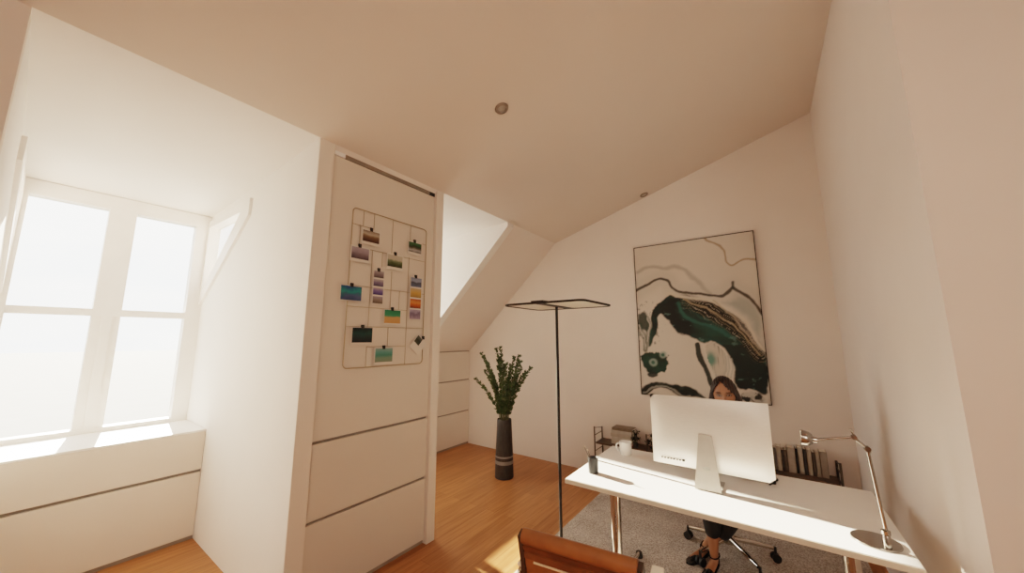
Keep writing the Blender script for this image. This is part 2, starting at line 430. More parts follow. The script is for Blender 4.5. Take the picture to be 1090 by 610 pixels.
# stand: tapered neck with cable hole, bent into a flat foot
def neck():
    b = MB(); th = .008
    P0, P1 = Vector((-.345, 2.400, ZT + .006)), Vector((-.345, 2.446, 1.036))
    ax = (P1 - P0); L = ax.length; ax.normalize(); nrm = Vector((1, 0, 0)).cross(ax)
    hw = lambda s_: .068 + (.034 - .068) * s_ / L
    hc, hr, hh = .112, .019, .012
    K = 24
    rim = []
    for k in range(K):
        a = 2 * PI * k / K
        rim.append((hr * math.cos(a), hc + hh * math.sin(a)))
    outer = []
    for k in range(K):       # ray from the hole centre to the trapezoid outline
        a = 2 * PI * k / K; dx, ds = math.cos(a), math.sin(a); best = 1e9
        for q in range(1, 4000):
            r_ = q * .0002; xx, ss = dx * r_, hc + ds * r_
            if ss < 0 or ss > L or abs(xx) > hw(ss): best = r_; break
        outer.append((dx * best, hc + ds * best))
    for c in ((-hw(0), 0), (hw(0), 0), (hw(L), L), (-hw(L), L)):
        k = min(range(K), key=lambda i: (outer[i][0] - c[0]) ** 2 + (outer[i][1] - c[1]) ** 2); outer[k] = c
    W = lambda p, d: b.bm.verts.new(P0 + Vector((p[0], 0, 0)) + ax * p[1] + nrm * d)
    A, B, C, D = [W(p, 0) for p in rim], [W(p, 0) for p in outer], [W(p, th) for p in rim], [W(p, th) for p in outer]
    for k in range(K):
        j = (k + 1) % K
        for q in ((A[k], A[j], B[j], B[k]), (C[k], D[k], D[j], C[j]), (A[k], C[k], C[j], A[j]), (B[k], B[j], D[j], D[k])): b.bm.faces.new(q)
    return b
neck().build('stand_neck', M['alu_shade'], t)
MB().box(-.413, -.277, 2.398, 2.585, ZT, ZT + .007).build('stand_foot', M['alu_shade'], t, bev=.0015)

# ------------------------------------------------------------------ small things on the desk
c = (-.990, 2.290, ZT)
t = thing('pencil_cup', 'black pencil cup near the left end of the desk', 'cup', c)
MB().lathe([(0, .0), (.030, .0), (.031, .004), (.033, .094), (.031, .095), (.029, .092), (.028, .006), (0, .005)], c, 28).build('cup', M['black'], t, smooth=True)
for k, (dx, dy, h, lab) in enumerate(((-.040, -.006, .150, 'dark pencil leaning left in the black pencil cup, the taller of two'),
                                      (-.026, .012, .125, 'dark pencil leaning left in the black pencil cup, the shorter of two'))):
    p0 = Vector((c[0] + .012, c[1] + .006 * k, ZT + .008)); p1 = Vector((c[0] + dx - .012, c[1] + dy, ZT + h))
    pt = thing('pencil', lab, 'pencil', p0, group='pencils in the black cup')
    MB().tube([p0, p1], .0035, 6).build('shaft', M['pencil'], pt)
    d = (p1 - p0).normalized()
    MB().tube([p1, p1 + d * .012], [.0035, .0006], 6).build('tip', M['pencilwood'], pt)

c = (-.935, 2.775, ZT)
t = thing('mug', 'white mug standing at the back of the desk', 'mug', c)
MB().lathe([(0, 0), (.036, 0), (.041, .006), (.044, .04), (.044, .092), (.0425, .093), (.040, .090), (.040, .012), (0, .008)], c, 36).build('cup_body', M['mug'], t, smooth=True)
MB().tube([(c[0] - .042 - .026 * math.sin(a), c[1] - .012, ZT + .050 + .028 * math.cos(a)) for a in [PI * k / 12 for k in range(13)]], .006, 10).build('handle', M['mug'], t, smooth=True)

p0, p1 = Vector((-.062, 2.690, ZT + .006)), Vector((-.020, 2.815, ZT + .006))
t = thing('pen', 'short black pen lying on the desk beside the computer', 'pen', p0)
MB().tube([p0, p0 + (p1 - p0) * .12, p1], [.0015, .006, .006], 10).build('barrel', M['black'], t, smooth=True)
MB().tube([p0 + (p1 - p0) * .6 + Vector((0, 0, .006)), p1 + Vector((0, 0, .006))], .0014, 6).build('clip', M['black_metal'], t)

# desk lamp
c = (.305, 2.245, ZT)
t = thing('desk_lamp', 'chrome desk lamp with thin jointed arm at the right end of the desk', 'lamp', c)
MB().lathe([(0, 0), (.080, 0), (.081, .003), (.079, .008), (.070, .0095), (0, .010)], c, 48).build('base', M['lamp_chrome'], t, smooth=True)
fx, fy = .333, 2.195
MB().lathe([(.013, .010), (.013, .052), (.010, .056), (.015, .058), (.015, .072), (.008, .075), (0, .075)], (fx, fy, ZT), 20).build('foot_post', M['lamp_chrome'], t, smooth=True)
MB().tube([(fx + .002, 2.2, ZT + .07), (.314, 2.2, 1.128)], .0062, 12).build('pole', M['lamp_chrome'], t, smooth=True)
j = MB().tube([(.314, 2.188, 1.128), (.314, 2.212, 1.128)], .011, 16).tube([(.318, 2.2, 1.112), (.311, 2.2, 1.139)], .0075, 12)
j.build('elbow_joint', M['lamp_chrome'], t, smooth=True)
MB().tube([(.312, 2.2, 1.132), (.284, 2.2, 1.160), (.268, 2.2, 1.203)], [.005, .006, .004], 12).build('link_arm', M['lamp_chrome'], t, smooth=True)
MB().tube([(.276, 2.190, 1.170), (.276, 2.210, 1.170)], .010, 16).build('upper_joint', M['lamp_chrome'], t, smooth=True)
MB().tube([(.278, 2.2, 1.171), (.139, 2.2, 1.139)], .0052, 12).build('arm', M['lamp_chrome'], t, smooth=True)
R = Matrix.Rotation(math.radians(-86), 3, 'Y')
hc = (.137, 2.2, 1.139)
MB().lathe([(0, -.012), (.012, -.012), (.014, .002), (.022, .005), (.031, .016), (.034, .030), (.034, .046), (.032, .046), (.028, .020), (.012, .010), (0, .008)], hc, 28, R).build('lamp_head', M['lamp_chrome'], t, smooth=True)
MB().lathe([(0, .034), (.022, .036), (.0315, .044)], hc, 28, R).build('reflector', M['lampwhite'], t, smooth=True)

# ------------------------------------------------------------------ floor lamp
px, py = -1.390, 2.575
t = thing('floor_lamp', 'tall black floor lamp with flat rectangular head left of the desk', 'lamp', (px, py, 0))
MB().tube([(px, py, .012), (px, py, 1.862)], .0115, 16).build('pole', M['black_metal'], t, smooth=True)
MB().box(px - .15, px + .15, py - .13, py + .17, 0.0125 * 0, .012).build('base_plate', M['black_metal'], t, bev=.004)
x0, x1, y0, y1, zt = -1.715, -1.015, 2.270, 2.835, 1.872
def rrect(x0, x1, y0, y1, r, z, n=6):
    out = []
    for cx, cy, a in ((x1 - r, y1 - r, 0), (x0 + r, y1 - r, PI / 2), (x0 + r, y0 + r, PI), (x1 - r, y0 + r, 1.5 * PI)):
        for k in range(n + 1):
            an = a + PI / 2 * k / n; out.append((cx + r * math.cos(an), cy + r * math.sin(an), z))
    return out
MB().tube(rrect(x0, x1, y0, y1, .06, zt), .0085, 10, closed=True).build('head_frame', M['black_metal'], t, smooth=True)
for a, b_ in ((x0 + .008, px - .035), (px + .035, x1 - .008)):
    MB().prism([(p[0], p[1]) for p in rrect(a, b_, y0 + .008, y1 - .008, .05, 0)], 'z', zt - .002, zt + .003).build('light_panel', M['diffuser'], t)
MB().box(px - .034, px + .034, y0, y1, zt - .006, zt + .006).build('centre_bar', M['black_metal'], t, bev=.002)
MB().box(px - .055, px + .055, y0 - .006, y0 + .09, zt - .002, zt + .018).build('sensor_box', M['black_metal'], t, bev=.003)

# ------------------------------------------------------------------ vase with branches
vx, vy = -2.640, 3.525
t = thing('floor_vase', 'tall dark vase with two pale bands standing on the floor in the far corner', 'vase', (vx, vy, 0))
MB().lathe([(0, 0), (.104, 0), (.110, .006), (.108, .10), (.106, .158), (.105, .205), (.1035, .235), (.102, .272), (.096, .42), (.088, .60), (.086, .650), (.083, .655), (.078, .650), (.080, .59), (.09, .3), (.09, .05), (0, .04)], (vx, vy, 0), 40).build('vase_body', M['vase'], t, smooth=True)
for z0, z1 in ((.160, .198), (.232, .250)):
    ra, rb = .1095 - z0 * .016, .1095 - z1 * .016
    MB().lathe([(ra - .012, z0), (ra + .001, z0), (rb + .001, z1), (rb - .012, z1)], (vx, vy, 0), 40).build('pale_band', M['vaseband'], t, smooth=True)
tips = [(-.40, .02, 1.44), (-.30, -.06, 1.40), (-.17, .04, 1.50), (-.03, -.05, 1.52), (.055, .06, 1.30), (.22, .02, 1.42), (.30, -.08, 1.36), (.28, .05, 1.22),
        (-.40, .10, 1.20), (-.46, -.03, 1.11), (.10, -.10, 1.33), (-.10, .10, 1.34), (.18, .12, 1.27), (-.22, .0, 1.22), (-.08, -.02, 1.40), (.13, .03, 1.40), (.36, .06, 1.28), (.02, .08, 1.18), (-.32, .05, 1.30)]
LABB = ['leafy branch in the vase arching to the upper left']
bt = thing('leafy_branches', 'bunch of dark green leafy branches standing in the tall dark vase', 'plant', (vx, vy, .05))
rng = random.Random(3)
for k, (dx, dy, zt_) in enumerate(tips):
    a = Vector((vx + dx * .05, vy + dy * .05, .10)); m1 = Vector((vx + dx * .16, vy + dy * .2, .70)); e = Vector((vx + dx, vy + dy, zt_))
    c1 = Vector((vx + dx * .45, vy + dy * .5, .70 + (zt_ - .70) * .62))
    pts = [a]
    N = 22
    for i in range(N + 1):
        s_ = i / N; pts.append(m1 * (1 - s_) ** 2 + c1 * 2 * s_ * (1 - s_) + e * s_ ** 2)
    bo = MB().tube(pts, [.004] + [.0042 - .003 * i / N for i in range(N + 1)], 6).build('branch', M['stem'], bt, smooth=True)
    lf = MB()
    for i in range(1, N + 1):
        for rep in range(6):
            p = pts[i].lerp(pts[i + 1] if i < N else pts[i], rng.random())
            d = (pts[min(i + 1, N + 1)] - pts[i - 1]).normalized()
            an = rng.random() * 2 * PI
            s1 = d.cross(Vector((0, 0, 1))); s1 = s1.normalized() if s1.length > .01 else Vector((1, 0, 0)); s2 = d.cross(s1)
            out = (s1 * math.cos(an) + s2 * math.sin(an)) * .75 + d * (.5 + rng.random() * .4); out.normalize()
            wv = out.cross(Vector((rng.uniform(-1, 1), rng.uniform(-1, 1), rng.uniform(-1, 1)))).normalized()
            L_ = rng.uniform(.036, .058) * (1.0 - .25 * i / N); w_ = L_ * .30; nn = out.cross(wv) * L_ * .12
            lf.bm.faces.new([lf.bm.verts.new(q_) for q_ in (p, p + out * L_ * .45 + wv * w_ + nn, p + out * L_)])
            lf.bm.faces.new([lf.bm.verts.new(q_) for q_ in (p, p + out * L_, p + out * L_ * .45 - wv * w_ + nn)])
    lf.build('foliage', M['leaf'], bo)

# ------------------------------------------------------------------ painting
ART = {'dark': [(0.086, 0.301), (0.088, 0.365), (0.113, 0.452), (0.145, 0.56), (0.215, 0.601), (0.291, 0.639), (0.376, 0.639), (0.455, 0.607), (0.573, 0.586), (0.684, 0.562), (0.766, 0.529), (0.841, 0.469), (0.899, 0.383), (0.957, 0.309), (0.995, 0.228), (0.997, 0.157), (1.002, 0.056), (0.885, 0.08), (0.804, 0.058), (0.784, 0.084), (0.784, 0.176), (0.766, 0.222), (0.724, 0.269), (0.682, 0.321), (0.635, 0.338), (0.583, 0.32), (0.532, 0.325), (0.484, 0.36), (0.408, 0.401), (0.354, 0.406), (0.317, 0.459), (0.279, 0.502), (0.231, 0.53), (0.199, 0.504), (0.171, 0.429), (0.136, 0.365)], 'wash': [(0.81, 0.606), (0.838, 0.643), (0.926, 0.6), (0.982, 0.512), (1.002, 0.456), (1.0, 0.327), (0.944, 0.383), (0.865, 0.478), (0.781, 0.558), (0.712, 0.59)], 'left': [(0.003, 0.521), (0.052, 0.541), (0.087, 0.496), (0.082, 0.409), (0.051, 0.431), (0.004, 0.432)], 'leaf': [(0.005, 0.052), (0.111, 0.067), (0.212, 0.077), (0.363, 0.075), (0.453, 0.055), (0.562, 0.004), (0.536, 0.0), (0.422, -0.002), (0.343, 0.004), (0.251, 0.039), (0.137, 0.038), (0.046, 0.001), (0.001, -0.003)], 'light': [(0.785, -0.004), (0.813, 0.038), (0.883, 0.065), (0.958, 0.065), (0.974, 0.006)], 'band': [(-0.007, 0.696), (0.09, 0.725), (0.168, 0.748), (0.229, 0.763), (0.294, 0.745), (0.319, 0.705), (0.366, 0.675), (0.447, 0.663), (0.527, 0.65), (0.616, 0.63), (0.666, 0.626), (0.74, 0.622), (0.791, 0.646), (0.818, 0.674), (0.839, 0.653), (0.884, 0.631), (0.926, 0.6), (0.965, 0.551), (1.002, 0.493)], 'spike': [(0.822, 0.704), (0.819, 0.664)], 'smoke': [(0.019, 0.827), (0.101, 0.86), (0.177, 0.859), (0.279, 0.826), (0.353, 0.844), (0.421, 0.817), (0.498, 0.768), (0.56, 0.721), (0.594, 0.672), (0.642, 0.639)], 'gold': [(0.635, 0.999), (0.652, 0.971), (0.725, 0.936), (0.766, 0.911), (0.779, 0.858), (0.81, 0.815), (0.845, 0.802), (0.883, 0.823), (0.932, 0.839), (1.009, 0.821)], 'gold2': [(0.416, 0.619), (0.506, 0.579), (0.607, 0.544), (0.678, 0.512), (0.747, 0.471), (0.815, 0.445), (0.876, 0.374), (0.952, 0.272)], 'white': [(0.293, 0.658), (0.417, 0.635), (0.549, 0.613), (0.661, 0.582), (0.756, 0.549), (0.811, 0.508), (0.886, 0.458), (0.943, 0.373), (0.994, 0.3)], 'white2': [(0.662, 0.592), (0.743, 0.539), (0.819, 0.479), (0.889, 0.392), (0.968, 0.309)], 'teal': [(0.358, 0.595), (0.405, 0.509), (0.521, 0.466), (0.647, 0.453), (0.737, 0.384), (0.853, 0.374), (0.935, 0.309), (0.99, 0.228)], 'teal2': [(0.477, 0.549), (0.564, 0.505), (0.698, 0.462), (0.783, 0.374)], 'stalk': [(0.087, 0.496), (0.093, 0.43), (0.073, 0.365), (0.055, 0.3)], 'stalk2': [(0.006, 0.454), (0.039, 0.376), (0.048, 0.3)], 'stem': [(0.5, 0.323), (0.513, 0.263), (0.557, 0.195), (0.587, 0.129), (0.601, 0.082)], 'stemw': [(0.532, 0.318), (0.551, 0.254), (0.595, 0.201), (0.622, 0.169)], 'f1': [(0.724, 0.267), (0.736, 0.22), (0.724, 0.144)], 'f2': [(0.751, 0.248), (0.762, 0.192), (0.75, 0.136)], 'f3': [(0.701, 0.276), (0.72, 0.229), (0.699, 0.152)], 'ring': [(0.13, 0.209)], 'r1': [(0.207, 0.263)], 'r2': [(0.123, 0.209)], 'r3': [(0.101, 0.124)], 'spot': [(0.611, 0.236)], 'leafw': [(0.017, 0.01), (0.109, 0.041), (0.252, 0.054), (0.331, 0.018), (0.409, 0.004)], 'inn': [(0.557, 0.313), (0.635, 0.338), (0.675, 0.314), (0.723, 0.257), (0.716, 0.144), (0.636, 0.122), (0.618, 0.188), (0.575, 0.245)]}
def chaikin(pts, closed):
    for _ in range(2):
        out = [] if closed else [pts[0]]
        n = len(pts)
        for i in range(n if closed else n - 1):
            a, b = pts[i], pts[(i + 1) % n]
            out += [(a[0] * .75 + b[0] * .25, a[1] * .75 + b[1] * .25), (a[0] * .25 + b[0] * .75, a[1] * .25 + b[1] * .75)]
        if not closed: out.append(pts[-1])
        pts = out
    return pts
for k_ in list(ART):
    if len(ART[k_]) > 2: ART[k_] = chaikin(ART[k_], k_ in ('dark', 'wash', 'left', 'leaf', 'light', 'inn'))
def dist_poly(p, pts):
    best = 1e9
    for (ax, ay), (bx, by) in zip(pts, pts[1:]):
        ax, ay, bx, by = ax * 1.2, ay * 1.72, bx * 1.2, by * 1.72
        dx, dy = bx - ax, by - ay; l2 = dx * dx + dy * dy
        s_ = 0 if l2 == 0 else max(0, min(1, ((p[0] - ax) * dx + (p[1] - ay) * dy) / l2))
        d = math.hypot(p[0] - ax - dx * s_, p[1] - ay - dy * s_)
        if d < best: best = d
    return best
def inside(p, poly):
    r_ = False; n = len(poly); j = n - 1
    for i in range(n):
        xi, yi = poly[i][0] * 1.2, poly[i][1] * 1.72; xj, yj = poly[j][0] * 1.2, poly[j][1] * 1.72
        if (yi > p[1]) != (yj > p[1]) and p[0] < (xj - xi) * (p[1] - yi) / (yj - yi) + xi: r_ = not r_
        j = i
    return r_
sst = lambda a, b, x: (lambda t_: t_ * t_ * (3 - 2 * t_))(max(0, min(1, (x - a) / (b - a))))
mixc = lambda a, b, t_: tuple(x + (y - x) * t_ for x, y in zip(a, b))
def sd(p, k):
    d = dist_poly(p, ART[k] + [ART[k][0]]); return -d if inside(p, ART[k]) else d
def fbm(x, y, z=0., o=4):
    return sum(noise.noise(Vector((x * 2 ** i, y * 2 ** i, z + i * 7.1))) / 2 ** i for i in range(o))
def paint(u, v):
    x0_, y0_ = u * 1.2, v * 1.72
    wx, wy = fbm(x0_ * 5, y0_ * 5, 1.3), fbm(x0_ * 5, y0_ * 5, 9.7)
    p = (x0_ + .020 * wx, y0_ + .020 * wy); pf = (x0_ + .035 * wx, y0_ + .035 * wy)
    c = mixc((.60, .53, .46), (.66, .59, .52), .5 + .5 * fbm(x0_ * 1.5, y0_ * 1.5, 3))
    def line(k, w, soft, col, op=1., pp=p):
        nonlocal c
        d = dist_poly(pp, ART[k]); c = mixc(c, col, op * (1 - sst(w, w + soft, d)))
    line('smoke', .004, .035, (.36, .32, .27), .75)
    c = mixc(c, (.27, .29, .26), .8 * (1 - sst(-.06, .03, sd(pf, 'wash'))))
    line('band', .05, .10, (.46, .42, .36), .35)
    line('gold', .004, .012, (.30, .21, .12), .8)
    line('band', .008, .014, (.050, .045, .036), .95)
    line('spike', .008, .014, (.04, .045, .04), .9)
    sp_ = fbm(x0_ * 26, y0_ * 26, 21)
    if u < .3 and .33 < v < .62: c = mixc(c, (.05, .07, .055), .6 * sst(.34, .6, sp_) * (1 - sst(.16, .3, u)))
    d = sd(pf, 'dark')
    if d < .03:
        g = .5 + .9 * fbm(pf[0] * 4, pf[1] * 6, 5.5)
        dk = mixc((.008, .012, .011), (.018, .060, .048), max(0, min(1, g * .75)))
        if u > .62 and v < .33: dk = mixc(dk, (.010, .014, .012), .7)
        c = mixc(c, dk, 1 - sst(-.008, .012, d))
        if d < 0:
            line('teal', .006, .026, (.030, .115, .090), .7, pf); line('teal2', .004, .02, (.026, .09, .075), .6, pf); c = mixc(c, (.10, .17, .145), .6 * sst(.42, .62, fbm(pf[0] * 9, pf[1] * 16, 31)))
    dg_ = dist_poly(p, ART['gold2']) + .012 * fbm(x0_ * 7, y0_ * 7, 2.2)
    if dg_ < .10 and u > .36:
        st_ = math.sin(dg_ * 120 + 4.5 * fbm(x0_ * 4, y0_ * 4, 11)); k_ = (1 - sst(.05, .10, dg_)) * sst(.36, .5, u)
        c = mixc(c, (.24, .18, .12) if st_ > .93 else (.010, .012, .010), k_ * (.75 if st_ > .93 else .85))
        if st_ < -.95: c = mixc(c, (.42, .35, .27), k_ * .8)
    line('gold2', .004, .008, (.36, .27, .17), .8)
    line('white', .007, .012, (.62, .54, .45), .85)
    line('white2', .004, .010, (.40, .32, .24), .7)
    c = mixc(c, (.015, .03, .024), .92 * (1 - sst(-.01, .02, sd(pf, 'left'))))
    for k in ('stalk', 'stalk2'):
        line(k, .022, .02, (.03, .06, .045), .55, pf); line(k, .004, .006, (.55, .5, .44), .7, pf)
    rx, ry = ART['ring'][0]; rr = math.hypot((pf[0] - rx * 1.2) * .88, pf[1] - ry * 1.72) + .02 * fbm(x0_ * 22, y0_ * 22, 3)
    c = mixc(c, mixc((.018, .06, .042), (.01, .02, .016), .5 + .5 * fbm(pf[0] * 9, pf[1] * 9, 2)), 1 - sst(.128, .145, rr))
    for k, r0 in (('r1', .036), ('r2', .048)):
        qx, qy = ART[k][0]; q_ = math.hypot(p[0] - qx * 1.2, p[1] - qy * 1.72)
        c = mixc(c, (.27, .33, .28), .85 * (1 - sst(r0 - .012, r0 + .012, q_))); c = mixc(c, (.03, .10, .075), .9 * (1 - sst(r0 * .35, r0 * .6, q_)))
    qx, qy = ART['r3'][0]; q_ = math.hypot((pf[0] - qx * 1.2) * .55, pf[1] - qy * 1.72); c = mixc(c, (.015, .022, .018), .95 * (1 - sst(.03, .045, q_)))
    d = sd(pf, 'leaf'); c = mixc(c, mixc((.012, .018, .015), (.05, .06, .05), max(0, fbm(pf[0] * 12, pf[1] * 12, 8))), 1 - sst(-.008, .012, d))
    line('leafw', .005, .010, (.34, .33, .29), .75, pf)
    if inside(p, ART['inn']):
        c = mixc(c, (.52, .46, .39), .9)
        qx, qy = ART['spot'][0]; q_ = math.hypot(pf[0] - qx * 1.2, (pf[1] - qy * 1.72) * .75); c = mixc(c, (.05, .20, .16), .85 * (1 - sst(.02, .075, q_)))
        s_ = fbm(x0_ * 45, y0_ * 2.5, 4); c = mixc(c, (.10, .12, .10), .65 * sst(.15, .5, s_) * sst(.5, .7, u))
    for k in ('f1', 'f2', 'f3'): line(k, .003, .008, (.42, .40, .35), .7)
    line('stem', .018, .012, (.014, .022, .018), .97)
    line('stemw', .003, .006, (.55, .50, .43), .8)
    d = sd(pf, 'light'); s_ = fbm(x0_ * 14, y0_ * 14, 6)
    c = mixc(c, mixc((.46, .42, .37), (.02, .022, .02), sst(.12, .35, s_)), 1 - sst(-.01, .015, d))
    return c
X0, X1, Z0, Z1 = -1.217, -.016, .976, 2.694
yp = YF - .026
t = thing('painting', 'large framed abstract painting of poured teal, black and white paint on the far wall', 'painting', (-.6165, YF - .014, Z0))
b = MB(); NX, NZ = 150, 215
g = [[b.bm.verts.new((X0 + (X1 - X0) * i / NX, yp, Z0 + (Z1 - Z0) * j / NZ)) for i in range(NX + 1)] for j in range(NZ + 1)]
for j in range(NZ):
    for i in range(NX): b.bm.faces.new((g[j][i], g[j][i + 1], g[j + 1][i + 1], g[j + 1][i]))
o = b.build('canvas_print', M['print'], t)
ca = o.data.color_attributes.new('Col', 'FLOAT_COLOR', 'POINT')
inv = t.matrix_basis
for i, vtx in enumerate(o.data.vertices):
    w = inv @ vtx.co
    ca.data[i].color = (*paint((w.x - X0) / (X1 - X0), (w.z - Z0) / (Z1 - Z0)), 1)
MB().box(X0, X1, yp + .0005, YF - .002, Z0, Z1).build('backing', M['black'], t)
f = MB(); w = .007
for q_ in ((X0 - w, X0, Z0 - w, Z1 + w), (X1, X1 + w, Z0 - w, Z1 + w), (X0, X1, Z0 - w, Z0), (X0, X1, Z1, Z1 + w)):
    f.box(q_[0], q_[1], yp - .006, YF - .001, q_[2], q_[3])
f.build('frame', M['black_metal'], t)

# ------------------------------------------------------------------ wire grid with photos on the wardrobe
XG = XP + .013
t = thing('wire_grid_panel', 'brass coloured wire grid panel hanging on the wardrobe front, photos clipped to it', 'grid panel', (XG, 1.64, 1.40))
YA, YB, ZA, ZB = 1.302, 1.980, 1.404, 2.545
loop = []
for cy, cz, a in ((YB - .03, ZB - .03, 0), (YA + .03, ZB - .03, PI / 2), (YA + .03, ZA + .03, PI), (YB - .03, ZA + .03, 1.5 * PI)):
    for k in range(6): loop.append((XG, cy + .03 * math.cos(a + PI / 2 * k / 5), cz + .03 * math.sin(a + PI / 2 * k / 5)))
MB().tube(loop, .0036, 8, closed=True).build('outer_frame', M['brass'], t, smooth=True)
VW = [(1.386, 2.545, 2.427), (1.473, 2.545, 2.432), (1.638, 2.545, 2.27), (1.810, 2.545, 2.408), (1.365, 2.428, 2.262), (1.472, 2.262, 1.690), (1.558, 2.262, 2.145),
      (1.648, 2.127, 1.83), (1.806, 2.27, 1.404), (1.728, 1.98, 1.83), (1.640, 1.690, 1.545), (1.470, 1.55, 1.404)]
HW = [(2.424, 1.302, 1.478), (2.260, 1.302, 1.98), (2.412, 1.806, 1.98), (1.978, 1.302, 1.98), (1.830, 1.302, 1.806), (1.690, 1.302, 1.98), (1.547, 1.47, 1.806)]
for y, za, zb in VW: MB().tube([(XG, y, za), (XG, y, zb)], .0021, 6).build('wire', M['brass'], t, smooth=True)
for z, ya, yb in HW: MB().tube([(XG, ya, z), (XG, yb, z)], .0021, 6).build('wire', M['brass'], t, smooth=True)

def photo(label, y0, y1, z0, z1, colf, rot=0., clip=None, margins=(.008, .008, .010, .022), strip=None):
    """a small print: white paper, printed picture, black clip"""
    cy, cz = (y0 + y1) / 2, (z0 + z1) / 2; xg = XG + .007
    t = thing('photo_print', label, 'photo', (xg, cy, cz), group='photos clipped to the wire grid')
    Rm = Matrix.Rotation(rot, 3, 'X')
    def Wd(y, z, d): 
        v_ = Rm @ Vector((0, y - cy, z - cz)); return (xg + d, cy + v_.y, cz + v_.z)
    b = MB()
    A_ = [b.bm.verts.new(Wd(y, z, d)) for d in (0, .0012) for y, z in ((y0, z0), (y1, z0), (y1, z1), (y0, z1))]
    for f_ in ((0, 1, 2, 3), (7, 6, 5, 4), (0, 4, 5, 1), (1, 5, 6, 2), (2, 6, 7, 3), (3, 7, 4, 0)): b.bm.faces.new([A_[i] for i in f_])
    b.build('paper', M['paper'], t)
    for (a0, a1, b0, b1, cf) in (strip or [(y0 + margins[0], y1 - margins[1], z0 + margins[3], z1 - margins[2], colf)]):
        b = MB(); n, m_ = 16, 14; cols = []
        gr = []
        for j in range(m_ + 1):
            r_ = []
            for i in range(n + 1):
                u, v = i / n, j / m_
                r_.append(b.bm.verts.new(Wd(a0 + (a1 - a0) * u, b0 + (b1 - b0) * v, .0017))); cols.append(cf(u, v))
            gr.append(r_)
        for j in range(m_):
            for i in range(n): b.bm.faces.new((gr[j][i], gr[j][i + 1], gr[j + 1][i + 1], gr[j + 1][i]))
        o = b.build('picture', M['photo'], t); ca = o.data.color_attributes.new('Col', 'FLOAT_COLOR', 'POINT')
        for i, c_ in enumerate(cols): ca.data[i].color = (*c_, 1)
    ky, kz = clip or (cy, z1)
    MB().box(xg - .006, xg + .006, ky - .011, ky + .011, kz - .014, kz + .014).build('clip', M['black'], t, bev=.002)
def bands(stops, seed=0., amp=.10, fx=3.):
    def f(u, v):
        h = v + amp * fbm(u * fx, v * 2, seed, 3)
        for (a, ca_), (b_, cb) in zip(stops, stops[1:]):
            if h <= b_: return mixc(ca_, cb, max(0, min(1, (h - a) / max(1e-4, b_ - a))))
        return stops[-1][1]
    return f
dk = (.02, .016, .012)
photo('clipped landscape photo of brown hills, topmost left on the wire grid', 1.374, 1.526, 2.292, 2.408, bands([(0, (.05, .025, .015)), (.45, (.16, .09, .05)), (.62, (.30, .22, .15)), (.7, (.42, .36, .28)), (1, (.20, .15, .11))], 1), clip=(1.45, 2.412))
photo('clipped photo of a purple grey landscape, second from top at left of the grid', 1.297, 1.448, 2.150, 2.266, bands([(0, (.06, .045, .05)), (.4, (.16, .12, .14)), (.6, (.27, .21, .24)), (1, (.36, .30, .32))], 2), clip=(1.366, 2.27))
photo('clipped photo of a dark green field below a pale sky, centre of the grid', 1.592, 1.744, 2.140, 2.266, bands([(0, (.02, .03, .015)), (.3, (.05, .075, .03)), (.55, (.16, .20, .12)), (.6, (.42, .38, .30)), (1, (.46, .40, .32))], 3), clip=(1.668, 2.27))
photo('clipped photo of a dark forest and white water, at the top right of the grid', 1.782, 1.930, 2.296, 2.412, bands([(0, (.07, .06, .05)), (.25, (.36, .34, .31)), (.42, (.10, .09, .06)), (.6, (.02, .03, .015)), (.8, (.03, .09, .035)), (1, (.05, .14, .06))], 4), clip=(1.851, 2.414))
def strip(y0, y1, z0, z1, fs):
    n = len(fs); h = (z1 - z0) / n
    return [(y0 + .006, y1 - .006, z1 - (k + 1) * h + .006, z1 - k * h - .006, f_) for k, f_ in enumerate(fs)]
photo('tall clipped strip of four small purple grey photos in the middle column of the grid', 1.484, 1.580, 1.858, 2.116, None, clip=(1.529, 2.118),
      strip=strip(1.484, 1.580, 1.858, 2.116, [bands([(0, (.08, .06, .06)), (.5, (.20, .15, .16)), (1, (.36, .31, .31))], 5), bands([(0, (.06, .05, .09)), (.5, (.17, .13, .20)), (1, (.40, .34, .33))], 6), bands([(0, (.05, .04, .12)), (.5, (.16, .12, .28)), (1, (.40, .33, .36))], 7), bands([(0, (.10, .07, .05)), (.5, (.22, .17, .14)), (1, (.28, .24, .28))], 8)]))
photo('tall clipped strip of four small photos with orange sunset, right side of grid', 1.822, 1.944, 1.758, 2.112, None, clip=(1.878, 2.116),
      strip=strip(1.822, 1.944, 1.758, 2.112, [bands([(0, (.10, .13, .20)), (.45, (.05, .06, .08)), (.6, (.22, .25, .33)), (1, (.18, .21, .28))], 9), bands([(0, (.30, .17, .05)), (.5, (.52, .30, .08)), (1, (.46, .34, .20))], 10), bands([(0, (.10, .02, .01)), (.4, (.50, .11, .02)), (.6, (.60, .22, .05)), (1, (.35, .06, .02))], 11), bands([(0, (.32, .24, .30)), (.5, (.16, .12, .18)), (1, (.36, .30, .38))], 12, .3)]))
photo('clipped photo of teal northern lights over water, lower left edge of the grid', 1.244, 1.404, 1.864, 1.974, bands([(0, (.04, .07, .14)), (.28, (.07, .09, .18)), (.45, (.03, .12, .16)), (.65, (.02, .22, .20)), (1, (.02, .06, .16))], 13, .25), clip=(1.325, 1.978), margins=(.004, .004, .004, .006))
photo('clipped photo of green water and orange sand, centre right of the grid', 1.592, 1.745, 1.712, 1.828, bands([(0, (.50, .25, .09)), (.46, (.48, .27, .11)), (.52, (.05, .26, .13)), (1, (.02, .16, .08))], 14, .04), clip=(1.665, 1.832), margins=(.005, .005, .005, .010))
